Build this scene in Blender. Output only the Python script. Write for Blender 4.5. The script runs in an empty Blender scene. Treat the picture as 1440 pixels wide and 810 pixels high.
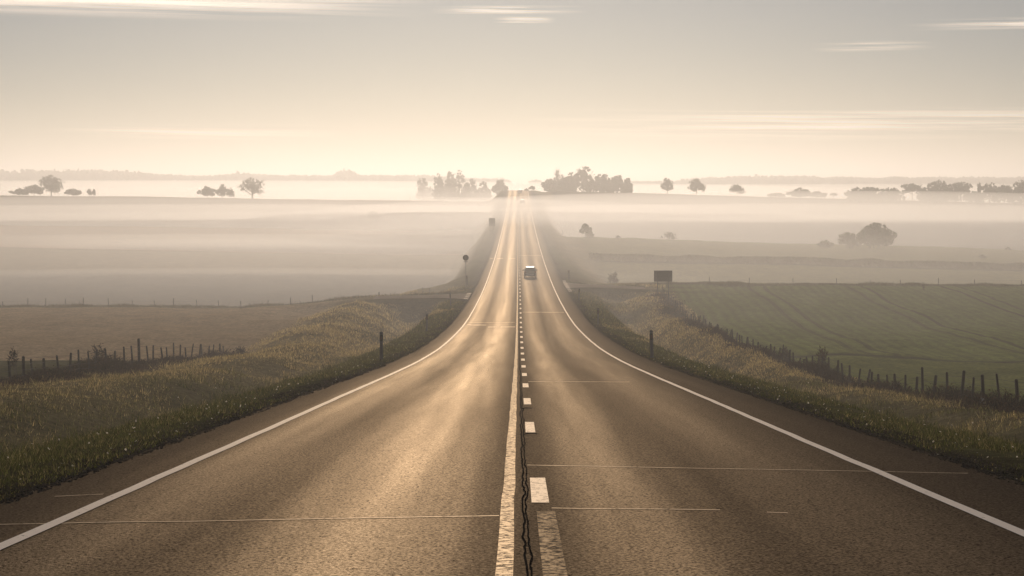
import bpy, math, random
import numpy as np
from mathutils import Vector

C = bpy.data.collections.new("place")
bpy.context.scene.collection.children.link(C)
scene = bpy.context.scene
R = math.radians
rng = np.random.default_rng(7)
random.seed(7)

# ------------------------------------------------------------------ camera numbers
FPX = 2400.0                      # focal length in photograph pixels (1440 wide)
PITCH = math.atan((405 - 265) / FPX)
YAW = math.atan(9 / FPX)          # turned a touch to the left of the road
cf = Vector((-math.sin(YAW) * math.cos(PITCH), math.cos(YAW) * math.cos(PITCH), -math.sin(PITCH)))
cr = Vector((math.cos(YAW), math.sin(YAW), 0))
cu = cr.cross(cf)

def xat(px, d):
    """world x of a photograph column at distance d"""
    v = cf + cr * ((px - 720) / FPX)
    return v.x / v.y * d

def zat(py, d):
    v = cf - cu * ((py - 405) / FPX)
    return v.z / v.y * d

# ------------------------------------------------------------------ numeric helpers
def pchip(xk, yk):
    xk = np.asarray(xk, float); yk = np.asarray(yk, float)
    h = np.diff(xk); dl = np.diff(yk) / h
    m = np.zeros_like(yk)
    for i in range(1, len(xk) - 1):
        if dl[i - 1] * dl[i] > 0:
            w1 = 2 * h[i] + h[i - 1]; w2 = h[i] + 2 * h[i - 1]
            m[i] = (w1 + w2) / (w1 / dl[i - 1] + w2 / dl[i])
    m[0] = dl[0]; m[-1] = dl[-1]
    def f(x):
        x = np.clip(np.asarray(x, float), xk[0], xk[-1])
        i = np.clip(np.searchsorted(xk, x, side='right') - 1, 0, len(xk) - 2)
        t = (x - xk[i]) / h[i]
        t2, t3 = t * t, t * t * t
        return ((2 * t3 - 3 * t2 + 1) * yk[i] + (t3 - 2 * t2 + t) * h[i] * m[i]
                + (-2 * t3 + 3 * t2) * yk[i + 1] + (t3 - t2) * h[i] * m[i + 1])
    return f

def sstep(a, b, x):
    t = np.clip((np.asarray(x, float) - a) / (b - a), 0, 1)
    return t * t * (3 - 2 * t)

def vnoise(x, y, seed=0):
    x = np.asarray(x, float); y = np.asarray(y, float)
    tab = np.random.default_rng(seed).random((256, 256))
    xi = np.floor(x).astype(int); yi = np.floor(y).astype(int)
    fx = x - xi; fy = y - yi
    fx = fx * fx * (3 - 2 * fx); fy = fy * fy * (3 - 2 * fy)
    a = tab[xi % 256, yi % 256]; b = tab[(xi + 1) % 256, yi % 256]
    c = tab[xi % 256, (yi + 1) % 256]; d = tab[(xi + 1) % 256, (yi + 1) % 256]
    return (a * (1 - fx) + b * fx) * (1 - fy) + (c * (1 - fx) + d * fx) * fy - 0.5

# ------------------------------------------------------------------ the lie of the land
_rp = pchip([-60, 0, 15.9, 30, 43, 60, 77.7, 98, 120, 142, 166, 190, 216, 250, 292, 350, 423, 510, 600, 700, 800, 850, 910, 1000, 1200, 5200],
            [2.6, -1.96, -3.16, -4.24, -5.22, -6.51, -7.8, -9.1, -10.25, -11.2, -11.9, -12.4, -12.8, -13.05, -13.1, -12.8, -12.0, -10.6, -8.75, -5.7, -2.2, -1.1, -1.0, -3.0, -9.0, -9.0])
def road_z(d):
    return _rp(d)

EL, ER = -5.5, 6.0                # pavement edges
_fl = pchip([-60, 0, 40, 73, 104, 126, 150, 206, 238, 285, 330, 420, 432, 460, 495, 552, 562, 590, 640, 770, 784, 840, 1000, 1400, 1800, 2050, 2400, 3200, 5200],
            [2.0, -2.7, -5.7, -8.4, -10.75, -12.7, -13.2, -14.3, -17.0, -18.6, -18.6, -16.9, -16.75, -17.6, -17.0, -14.2, -14.0, -15.0, -13.6, -6.5, -6.2, -8.5, -14, -12, 0, 7, 6, 0, -6])
_fr = pchip([-60, 0, 40, 64, 78, 101, 130, 160, 180, 232, 262, 300, 335, 425, 436, 470, 540, 650, 790, 806, 860, 1000, 1400, 1800, 2050, 2400, 3200, 5200],
            [2.0, -2.6, -5.9, -8.3, -9.7, -11.5, -13.0, -13.9, -14.2, -13.1, -15.4, -15.8, -14.2, -12.3, -12.2, -15.4, -15.5, -11.0, -1.5, -1.2, -4.5, -12, -10, -1, 4.5, 4, 0, -6])
_ct = pchip([-40, -0.6, 0, 1.2, 3.0, 5.2, 6.6, 9.0, 12.0, 40], [-.35, -.3, -.05, -.12, -.42, -1.2, -1.28, -.75, -.5, -.5])
_tl = pchip([0, 260, 420, 560, 780, 1200, 5200], [0, 0, .021, .015, .015, 0, 0])
_tr = pchip([0, 260, 330, 430, 800, 1200, 5200], [0, 0, -.022, -.034, -.027, 0, 0])

def side_left(x):                 # centre distance, height of the lane that leaves to the left
    s = -x - 5.5
    return 200 + s * .13, np.interp(-x, [5.5, 16, 40, 62, 120, 400], [-12.62, -12.8, -13.95, -14.5, -14.6, -14.6])
def side_right(x):
    s = x - 6.0
    return 229 - np.minimum(s, 14) * .5 - np.maximum(s - 14, 0) * .02, np.interp(x, [6, 18, 40, 100, 400], [-12.9, -13.0, -13.1, -13.0, -13.0])
def side_half(s):
    return 2.5 + 6.5 * np.exp(-np.maximum(s, 0) / 2.6)

def H(x, d):
    x = np.asarray(x, float); d = np.asarray(d, float)
    left = x < 0
    t = np.where(left, EL - x, x - ER)
    zr = road_z(d)
    ft = _fl(d) + _tl(d) * np.clip(-x - 30, 0, 220)
    fr = _fr(d) + _tr(d) * np.clip(x - 18, 0, 260)
    fz = np.where(left, ft, fr)
    fz = fz + vnoise(x / 55, d / 70, 3) * .9 * sstep(240, 420, d) + vnoise(x / 14, d / 16, 4) * .22 * sstep(8, 25, t)
    fz = fz + vnoise(x / 160, d / 260, 9) * 7 * sstep(1500, 1900, d)
    sl_d, sl_z = side_left(x); sr_d, sr_z = side_right(x)
    sd = np.where(left, sl_d, sr_d); sz = np.where(left, sl_z, sr_z)
    s = np.where(left, -x - 5.5, x - 6.0)
    away = np.abs(d - sd)
    amp = .35 + .65 * sstep(10, 40, d)
    win = np.where(left, sstep(108, 172, d), sstep(80, 120, d)) * (1 - sstep(188, 198, d))
    amp = amp * (1.15 + .95 * win - .75 * sstep(215, 245, d)) * (1 - .7 * sstep(500, 800, d))
    cross = np.where(t > 0, _ct(t) * np.where(t > 1.2, amp, 1), _ct(t))
    nw = sstep(222, 260, d)
    w = np.where(left, sstep(8 - 5.5 * nw, 16 - 6.5 * nw, t), sstep(6 - 3 * nw, 12.5 - 2 * nw, t))
    z = (zr + cross) * (1 - w) + fz * w
    z = z + win * np.where(left, 1.35 * np.exp(-((t - 12.6) / 2.8) ** 2), 1.0 * np.exp(-((t - 10.0) / 1.8) ** 2)) * (1 + vnoise(x * 0 + 3, d / 14, 17) * 1.2)
    z = z + win * .45 * np.exp(-((t - 3.0) / 1.5) ** 2)
    z = z + vnoise(x / 2.3, d / 2.9, 5) * .16 * sstep(1.5, 5, t) + vnoise(x / .7, d / .8, 6) * .05 * sstep(.3, 2, t)
    # tussock swell along the bank
    z = z + vnoise(x / 5, d / 9, 15) * .5 * sstep(3, 8, t) * sstep(60, 20, t)
    # embankment that carries the side lanes
    szz = zr * (1 - sstep(0, 9, s)) + sz * sstep(0, 9, s)
    hw = side_half(s)
    e = (1 - sstep(hw + .8, hw + 6.0, away)) * (s > -1.0) * (1 - sstep(11.5, 30, s))
    z = np.where(s > -1.0, z * (1 - e) + (szz - .12) * e, z)
    return z

def Hf(x, d):
    return float(H(np.array([x]), np.array([d]))[0])

# ------------------------------------------------------------------ object helpers
def new_mesh(name, verts, faces, mats, smooth=False, col=None, midx=None):
    me = bpy.data.meshes.new(name)
    verts = np.asarray(verts, np.float32).reshape(-1, 3)
    if isinstance(faces, np.ndarray):
        n, k = faces.shape
        me.vertices.add(len(verts)); me.vertices.foreach_set("co", verts.ravel())
        me.loops.add(n * k); me.loops.foreach_set("vertex_index", faces.astype(np.int32).ravel())
        me.polygons.add(n)
        me.polygons.foreach_set("loop_start", np.arange(0, n * k, k, dtype=np.int32))
        try:
            me.polygons.foreach_set("loop_total", np.full(n, k, np.int32))
        except Exception:
            pass
        me.update(calc_edges=True)
    else:
        me.from_pydata([tuple(map(float, v)) for v in verts], [], faces)
        me.update()
    for m in (mats if isinstance(mats, (list, tuple)) else [mats]):
        me.materials.append(m)
    if midx is not None:
        me.polygons.foreach_set("material_index", np.asarray(midx, np.int32))
    if smooth:
        me.polygons.foreach_set("use_smooth", np.ones(len(me.polygons), bool))
    if col is not None:
        a = me.color_attributes.new("Col", 'FLOAT_COLOR', 'POINT')
        cc = np.ones((len(verts), 4), np.float32); cc[:, :np.shape(col)[-1]] = col
        a.data.foreach_set("color", cc.ravel())
    me.validate()
    return me

def link(name, me, parent=None, loc=(0, 0, 0), rz=0.0):
    o = bpy.data.objects.new(name, me); C.objects.link(o)
    o.location = loc; o.rotation_euler = (0, 0, rz)
    if parent is not None:
        o.parent = parent
    return o

def thing(name, label, cat, loc=(0, 0, 0), rz=0.0, group=None, scale=None):
    o = bpy.data.objects.new(name, None); C.objects.link(o)
    o.empty_display_size = .2
    o.location = loc; o.rotation_euler = (0, 0, rz)
    if scale: o.scale = scale
    return tag(o, label, cat, group)

def tag(o, label, cat, group=None):
    o["label"] = label; o["category"] = cat
    if group: o["group"] = group
    return o

def kind(o, k, label=None):
    o["kind"] = k
    if label: o["label"] = label
    return o

def dup(root, label, loc, rz=0.0, scale=None, group=None):
    r = root.copy(); C.objects.link(r)
    r.location = loc; r.rotation_euler = (0, 0, rz)
    if scale: r.scale = scale
    r["label"] = label
    if group: r["group"] = group
    for ch in root.children:
        c = ch.copy(); C.objects.link(c); c.parent = r
        for g in ch.children:
            k = g.copy(); C.objects.link(k); k.parent = c
    return r

class MB:
    def __init__(s): s.v = []; s.f = []
    def add(s, vs, fs):
        b = len(s.v); s.v += [tuple(v) for v in vs]; s.f += [tuple(i + b for i in f) for f in fs]; return s
    def box(s, c, e, taper=1.0, rot=0.0):
        cx, cy, cz = c; a, b, h = e[0] / 2, e[1] / 2, e[2] / 2
        vs = []
        for zz, k in ((-h, 1.0), (h, taper)):
            for xx, yy in ((-a, -b), (a, -b), (a, b), (-a, b)):
                X, Y = xx * k, yy * k
                vs.append((cx + X * math.cos(rot) - Y * math.sin(rot), cy + X * math.sin(rot) + Y * math.cos(rot), cz + zz))
        return s.add(vs, [(3, 2, 1, 0), (4, 5, 6, 7), (0, 1, 5, 4), (1, 2, 6, 5), (2, 3, 7, 6), (3, 0, 4, 7)])
    def tube(s, pts, rad, n=6, cap=True):
        pts = [Vector(p) for p in pts]
        rings = []
        for i, p in enumerate(pts):
            t = (pts[min(i + 1, len(pts) - 1)] - pts[max(i - 1, 0)]).normalized()
            a = t.orthogonal().normalized() if i == 0 else (a - t * a.dot(t)).normalized()
            b = t.cross(a)
            r = rad[i] if isinstance(rad, (list, tuple)) else rad
            rings.append([p + (a * math.cos(2 * math.pi * k / n) + b * math.sin(2 * math.pi * k / n)) * r for k in range(n)])
        vs = [v for r in rings for v in r]
        fs = []
        for i in range(len(pts) - 1):
            for k in range(n):
                k2 = (k + 1) % n
                fs.append((i * n + k, i * n + k2, (i + 1) * n + k2, (i + 1) * n + k))
        if cap:
            fs.append(tuple(range(n - 1, -1, -1))); fs.append(tuple((len(pts) - 1) * n + k for k in range(n)))
        return s.add(vs, fs)
    def disc(s, c, r, th, n=28):          # upright disc facing along y
        cx, cy, cz = c; vs = []
        for yy in (-th / 2, th / 2):
            for k in range(n):
                a = 2 * math.pi * k / n
                vs.append((cx + r * math.cos(a), cy + yy, cz + r * math.sin(a)))
        fs = [tuple(range(n)), tuple(range(2 * n - 1, n - 1, -1))]
        for k in range(n):
            k2 = (k + 1) % n
            fs.append((k2, k, n + k, n + k2))
        return s.add(vs, fs)
    def ring(s, c, ro, ri, th, n=28):     # upright flat ring
        cx, cy, cz = c; vs = []
        for yy in (-th / 2, th / 2):
            for r in (ri, ro):
                for k in range(n):
                    a = 2 * math.pi * k / n
                    vs.append((cx + r * math.cos(a), cy + yy, cz + r * math.sin(a)))
        fs = []
        for k in range(n):
            q = (k + 1) % n
            fs += [(k, n + k, n + q, q), (2 * n + q, 3 * n + q, 3 * n + k, 2 * n + k), (n + k, 3 * n + k, 3 * n + q, n + q), (q, 2 * n + q, 2 * n + k, k)]
        return s.add(vs, fs)
    def mesh(s, name, mat, smooth=False):
        return new_mesh(name, s.v, s.f, mat, smooth)

# ------------------------------------------------------------------ materials
def mat(name):
    m = bpy.data.materials.new(name); m.use_nodes = True
    return m, m.node_tree.nodes, m.node_tree.links, m.node_tree.nodes["Principled BSDF"]

def simple(name, col, rough=.6, metal=0.0, noise=.25, scale=8.0, spec=.5):
    m, N, L, p = mat(name)
    tc = N.new("ShaderNodeTexCoord"); nz = N.new("ShaderNodeTexNoise")
    nz.inputs["Scale"].default_value = scale; nz.inputs["Detail"].default_value = 5
    mr = N.new("ShaderNodeMapRange"); mr.inputs[3].default_value = 1 - noise; mr.inputs[4].default_value = 1 + noise
    hs = N.new("ShaderNodeHueSaturation"); hs.inputs["Color"].default_value = (*col, 1)
    L.new(tc.outputs["Object"], nz.inputs["Vector"]); L.new(nz.outputs["Fac"], mr.inputs[0])
    L.new(mr.outputs[0], hs.inputs["Value"]); L.new(hs.outputs["Color"], p.inputs["Base Color"])
    p.inputs["Roughness"].default_value = rough; p.inputs["Metallic"].default_value = metal
    p.inputs["Specular IOR Level"].default_value = spec
    return m

def leafy(name, col, trans=.35, attr=False, noise=.35):
    m, N, L, p = mat(name)
    N.remove(p)
    out = [n for n in N if n.type == 'OUTPUT_MATERIAL'][0]
    d = N.new("ShaderNodeBsdfDiffuse"); t = N.new("ShaderNodeBsdfTranslucent"); mx = N.new("ShaderNodeMixShader")
    mx.inputs[0].default_value = trans
    if attr:
        c = N.new("ShaderNodeAttribute"); c.attribute_name = "Col"; src = c.outputs["Color"]
    else:
        tc = N.new("ShaderNodeTexCoord"); nz = N.new("ShaderNodeTexNoise"); nz.inputs["Scale"].default_value = .9
        nz.inputs["Detail"].default_value = 4
        mr = N.new("ShaderNodeMapRange"); mr.inputs[3].default_value = 1 - noise; mr.inputs[4].default_value = 1 + noise
        hs = N.new("ShaderNodeHueSaturation"); hs.inputs["Color"].default_value = (*col, 1)
        L.new(tc.outputs["Object"], nz.inputs["Vector"]); L.new(nz.outputs["Fac"], mr.inputs[0]); L.new(mr.outputs[0], hs.inputs["Value"])
        src = hs.outputs["Color"]
    L.new(src, d.inputs["Color"]); L.new(src, t.inputs["Color"])
    L.new(d.outputs[0], mx.inputs[1]); L.new(t.outputs[0], mx.inputs[2]); L.new(mx.outputs[0], out.inputs["Surface"])
    return m

def rowc(N, L, tc, a, vm, p):
    """drill rows and wheel tracks of the young wheat, where the plot mask (attribute alpha) says so"""
    sx = N.new("ShaderNodeSeparateXYZ"); L.new(tc.outputs["Object"], sx.inputs[0])
    def mth(op, x, y=None, z=None):
        n = N.new("ShaderNodeMath"); n.operation = op
        for i, v in enumerate((x, y, z)):
            if v is None: continue
            if isinstance(v, (int, float)): n.inputs[i].default_value = v
            else: L.new(v, n.inputs[i])
        return n.outputs[0]
    wn = N.new("ShaderNodeTexNoise"); wn.inputs["Scale"].default_value = .05; wn.inputs["Detail"].default_value = 3
    L.new(tc.outputs["Object"], wn.inputs["Vector"])
    u = mth('ADD', mth('MULTIPLY_ADD', sx.outputs["Y"], -.035, sx.outputs["X"]), mth('MULTIPLY', wn.outputs["Fac"], 2.0))
    r1 = mth('MULTIPLY_ADD', mth('SINE', mth('MULTIPLY', u, 5.2)), .5, .5)
    r2 = mth('MULTIPLY_ADD', mth('SINE', mth('MULTIPLY', u, 1.43)), .5, .5)
    f = mth('PINGPONG', mth('ADD', u, 1.0), 6.5)
    tr = mth('LESS_THAN', mth('ABSOLUTE', mth('SUBTRACT', f, 1.0)), .28)
    k = mth('ADD', mth('MULTIPLY', r1, .26), mth('ADD', mth('MULTIPLY', r2, .10), mth('MULTIPLY', tr, .5)))
    k = mth('MULTIPLY', mth('MINIMUM', k, 1.0), a.outputs["Alpha"])
    mx = N.new("ShaderNodeMix"); mx.data_type = 'RGBA'; mx.inputs["B"].default_value = (.085, .066, .042, 1)
    L.new(k, mx.inputs["Factor"]); L.new(vm.outputs[0], mx.inputs["A"]); L.new(mx.outputs["Result"], p.inputs["Color"])

def M_ground():
    m, N, L, p = mat("ground_soil_and_grass")
    a = N.new("ShaderNodeAttribute"); a.attribute_name = "Col"
    tc = N.new("ShaderNodeTexCoord")
    def nz(scale, det, sx=1, sy=1):
        mp = N.new("ShaderNodeMapping"); mp.inputs["Scale"].default_value = (sx, sy, 1)
        n = N.new("ShaderNodeTexNoise"); n.inputs["Scale"].default_value = scale; n.inputs["Detail"].default_value = det
        n.inputs["Roughness"].default_value = .65
        L.new(tc.outputs["Object"], mp.inputs["Vector"]); L.new(mp.outputs[0], n.inputs["Vector"]); return n
    n1 = nz(.35, 6); n2 = nz(3.2, 8); n3 = nz(.9, 6, 1.0, .25)
    def mr(n, lo, hi):
        r = N.new("ShaderNodeMapRange"); r.inputs[1].default_value = .3; r.inputs[2].default_value = .7
        r.inputs[3].default_value = lo; r.inputs[4].default_value = hi; L.new(n.outputs["Fac"], r.inputs[0]); return r
    r1, r2, r3 = mr(n1, .82, 1.18), mr(n2, .55, 1.45), mr(n3, .85, 1.15)
    m1 = N.new("ShaderNodeMath"); m1.operation = 'MULTIPLY'; L.new(r1.outputs[0], m1.inputs[0]); L.new(r2.outputs[0], m1.inputs[1])
    m2 = N.new("ShaderNodeMath"); m2.operation = 'MULTIPLY'; L.new(m1.outputs[0], m2.inputs[0]); L.new(r3.outputs[0], m2.inputs[1])
    vm = N.new("ShaderNodeVectorMath"); vm.operation = 'SCALE'
    L.new(a.outputs["Color"], vm.inputs[0]); L.new(m2.outputs[0], vm.inputs["Scale"])
    N.remove(p); out = [n for n in N if n.type == 'OUTPUT_MATERIAL'][0]
    p = N.new("ShaderNodeBsdfDiffuse"); L.new(p.outputs[0], out.inputs["Surface"]); rowc(N, L, tc, a, vm, p)
    b = N.new("ShaderNodeBump"); b.inputs["Strength"].default_value = .55; b.inputs["Distance"].default_value = .12
    L.new(n2.outputs["Fac"], b.inputs["Height"]); L.new(b.outputs[0], p.inputs["Normal"])
    return m

def M_asphalt():
    m, N, L, p = mat("worn_asphalt")
    tc = N.new("ShaderNodeTexCoord"); sx = N.new("ShaderNodeSeparateXYZ"); L.new(tc.outputs["Object"], sx.inputs[0])
    # polished wheel paths: a curve of roughness across the carriageway
    mr = N.new("ShaderNodeMapRange"); mr.inputs[1].default_value = -6; mr.inputs[2].default_value = 6
    L.new(sx.outputs["X"], mr.inputs[0])
    wob = N.new("ShaderNodeTexNoise"); wob.inputs["Scale"].default_value = 1; wob.inputs["Detail"].default_value = 3
    mpw = N.new("ShaderNodeMapping"); mpw.inputs["Scale"].default_value = (.5, .02, 1)
    L.new(tc.outputs["Object"], mpw.inputs["Vector"]); L.new(mpw.outputs[0], wob.inputs["Vector"])
    ad = N.new("ShaderNodeMath"); ad.operation = 'MULTIPLY_ADD'; ad.inputs[1].default_value = .012
    su = N.new("ShaderNodeMath"); su.operation = 'SUBTRACT'; su.inputs[1].default_value = .5
    L.new(wob.outputs["Fac"], su.inputs[0]); L.new(su.outputs[0], ad.inputs[0]); L.new(mr.outputs[0], ad.inputs[2])
    ramp = N.new("ShaderNodeValToRGB"); ramp.color_ramp.interpolation = 'B_SPLINE'
    el = ramp.color_ramp.elements
    def pos(x): return (x + 6) / 12
    stops = [(-6, .15), (-4.7, .25), (-3.9, .95), (-2.85, .12), (-1.7, 1.0), (-.7, .45), (0, .15), (.45, .2), (1.15, .85), (2.1, .1), (3.2, .8), (4.3, .3), (5.0, .35), (6, .1)]
    el[0].position = pos(stops[0][0]); el[0].color = (stops[0][1],) * 3 + (1,)
    el[1].position = pos(stops[-1][0]); el[1].color = (stops[-1][1],) * 3 + (1,)
    for x, v in stops[1:-1]:
        e = el.new(pos(x)); e.color = (v, v, v, 1)
    L.new(ad.outputs[0], ramp.inputs[0])
    # long patches where the polish wears off
    pn = N.new("ShaderNodeTexNoise"); pn.inputs["Scale"].default_value = 1; pn.inputs["Detail"].default_value = 2
    mpp = N.new("ShaderNodeMapping"); mpp.inputs["Scale"].default_value = (2.6, .006, 1)
    L.new(tc.outputs["Object"], mpp.inputs["Vector"]); L.new(mpp.outputs[0], pn.inputs["Vector"])
    pr = N.new("ShaderNodeMapRange"); pr.inputs[1].default_value = .3; pr.inputs[2].default_value = .7; pr.inputs[3].default_value = .80; pr.inputs[4].default_value = 1.08
    L.new(pn.outputs["Fac"], pr.inputs[0])
    w = N.new("ShaderNodeMath"); w.operation = 'MULTIPLY'; L.new(ramp.outputs[0], w.inputs[0]); L.new(pr.outputs[0], w.inputs[1])
    # aggregate
    g1 = N.new("ShaderNodeTexNoise"); g1.inputs["Scale"].default_value = 34; g1.inputs["Detail"].default_value = 6; g1.inputs["Roughness"].default_value = .75
    L.new(tc.outputs["Object"], g1.inputs["Vector"])
    vo = N.new("ShaderNodeTexVoronoi"); vo.inputs["Scale"].default_value = 60
    L.new(tc.outputs["Object"], vo.inputs["Vector"])
    rr = N.new("ShaderNodeMapRange"); rr.inputs[3].default_value = .58; rr.inputs[4].default_value = .39
    L.new(w.outputs[0], rr.inputs[0])
    cm = N.new("ShaderNodeMix"); cm.data_type = 'RGBA'
    cm.inputs["A"].default_value = (.030, .022, .016, 1); cm.inputs["B"].default_value = (.052, .040, .028, 1)
    L.new(w.outputs[0], cm.inputs["Factor"])
    gm = N.new("ShaderNodeMapRange"); gm.inputs[1].default_value = .36; gm.inputs[2].default_value = .68; gm.inputs[3].default_value = .0; gm.inputs[4].default_value = 2.6
    L.new(g1.outputs["Fac"], gm.inputs[0])
    vm = N.new("ShaderNodeVectorMath"); vm.operation = 'SCALE'; L.new(cm.outputs["Result"], vm.inputs[0]); L.new(gm.outputs[0], vm.inputs["Scale"])
    b = N.new("ShaderNodeBump"); b.inputs["Strength"].default_value = .45; b.inputs["Distance"].default_value = .012
    L.new(g1.outputs["Fac"], b.inputs["Height"])
    b2 = N.new("ShaderNodeBump"); b2.inputs["Strength"].default_value = .25; b2.inputs["Distance"].default_value = .008
    L.new(vo.outputs["Distance"], b2.inputs["Height"]); L.new(b.outputs[0], b2.inputs["Normal"])
    N.remove(p); out = [n for n in N if n.type == 'OUTPUT_MATERIAL'][0]
    df = N.new("ShaderNodeBsdfDiffuse"); gl = N.new("ShaderNodeBsdfGlossy"); mx = N.new("ShaderNodeMixShader")
    gl.inputs["Color"].default_value = (1, .78, .53, 1)
    L.new(vm.outputs[0], df.inputs["Color"]); L.new(rr.outputs[0], gl.inputs["Roughness"])
    L.new(b2.outputs[0], df.inputs["Normal"]); L.new(b2.outputs[0], gl.inputs["Normal"])
    fr = N.new("ShaderNodeMapRange"); fr.inputs[3].default_value = GLOSS[0]; fr.inputs[4].default_value = GLOSS[1]
    L.new(w.outputs[0], fr.inputs[0])
    fm = N.new("ShaderNodeMath"); fm.operation = 'MULTIPLY'; fm.use_clamp = True
    L.new(fr.outputs[0], fm.inputs[0]); L.new(gm.outputs[0], fm.inputs[1])
    L.new(fm.outputs[0], mx.inputs[0]); L.new(df.outputs[0], mx.inputs[1]); L.new(gl.outputs[0], mx.inputs[2]); L.new(mx.outputs[0], out.inputs["Surface"])
    return m

GLOSS = (.003, .070)
def M_paint(name, col, wear=.42, rough=.55, gloss=.12):
    """road paint worn through to the asphalt in flecks"""
    m, N, L, p = mat(name)
    tc = N.new("ShaderNodeTexCoord"); n = N.new("ShaderNodeTexNoise"); n.inputs["Scale"].default_value = 14; n.inputs["Detail"].default_value = 8
    n.inputs["Roughness"].default_value = .75
    L.new(tc.outputs["Object"], n.inputs["Vector"])
    r = N.new("ShaderNodeMapRange"); r.inputs[1].default_value = wear - .05; r.inputs[2].default_value = wear + .06
    L.new(n.outputs["Fac"], r.inputs[0])
    mx = N.new("ShaderNodeMix"); mx.data_type = 'RGBA'; mx.inputs["A"].default_value = (.06, .048, .036, 1); mx.inputs["B"].default_value = (*col, 1)
    L.new(r.outputs[0], mx.inputs["Factor"])
    b = N.new("ShaderNodeBump"); b.inputs["Strength"].default_value = .3; b.inputs["Distance"].default_value = .006
    L.new(n.outputs["Fac"], b.inputs["Height"])
    N.remove(p); out = [q for q in N if q.type == 'OUTPUT_MATERIAL'][0]
    df = N.new("ShaderNodeBsdfDiffuse"); gl = N.new("ShaderNodeBsdfGlossy"); ms = N.new("ShaderNodeMixShader"); ms.inputs[0].default_value = gloss
    gl.inputs["Color"].default_value = (1, .82, .6, 1); gl.inputs["Roughness"].default_value = rough
    L.new(mx.outputs["Result"], df.inputs["Color"]); L.new(b.outputs[0], df.inputs["Normal"]); L.new(b.outputs[0], gl.inputs["Normal"])
    gf = N.new("ShaderNodeMapRange"); gf.inputs[3].default_value = gloss * .12; gf.inputs[4].default_value = gloss
    L.new(r.outputs[0], gf.inputs[0]); L.new(gf.outputs[0], ms.inputs[0])
    L.new(df.outputs[0], ms.inputs[1]); L.new(gl.outputs[0], ms.inputs[2]); L.new(ms.outputs[0], out.inputs["Surface"])
    return m

m_ground = M_ground()
m_asphalt = M_asphalt()
m_white = M_paint("white_road_paint", (.74, .71, .66), .36)
m_dash = M_paint("worn_white_dash_paint", (.66, .61, .54), .425)
m_yellow = M_paint("ochre_road_paint", (.48, .285, .10), .48, gloss=.14)
m_ghost = M_paint("faded_ochre_paint", (.20, .115, .04), .50, gloss=.06)
m_joint = M_paint("pale_joint_filler", (.46, .37, .26), .40, gloss=.13)
m_tar = leafy("black_tar", (.010, .008, .007), 0.0)
m_wood = simple("weathered_fence_wood", (.045, .034, .026), .9, scale=14)
m_wire = simple("rusty_wire", (.05, .04, .035), .6, .5)
m_bark = simple("tree_bark", (.05, .042, .034), .95, scale=5)
m_post = simple("white_post_plastic", (.075, .075, .09), .5, noise=.15)
m_black = simple("black_plastic", (.018, .016, .016), .55)
m_reflector = simple("amber_reflector", (.10, .03, .02), .4)
m_zinc = simple("galvanised_steel", (.16, .16, .155), .55, .4, .15)
m_signback = simple("grey_sign_back", (.09, .095, .09), .6, .2, .12, 3)
m_signrim = simple("dark_sign_rim", (.05, .05, .05), .6)
m_leaf_dk = leafy("dark_tree_leaves", (.045, .048, .022), .25)
m_leaf_ol = leafy("olive_tree_leaves", (.075, .068, .030), .35)
m_leaf_br = leafy("brown_tree_leaves", (.095, .066, .032), .35)
m_twig = leafy("bare_twigs", (.055, .043, .033), .1)
m_grass = leafy("grass_blades", (.1, .1, .05), .6, attr=True)
m_bramble = leafy("dead_bramble", (.05, .035, .025), .2, attr=True)
m_pebble = simple("pale_pebble", (.62, .58, .5), .35)

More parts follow.
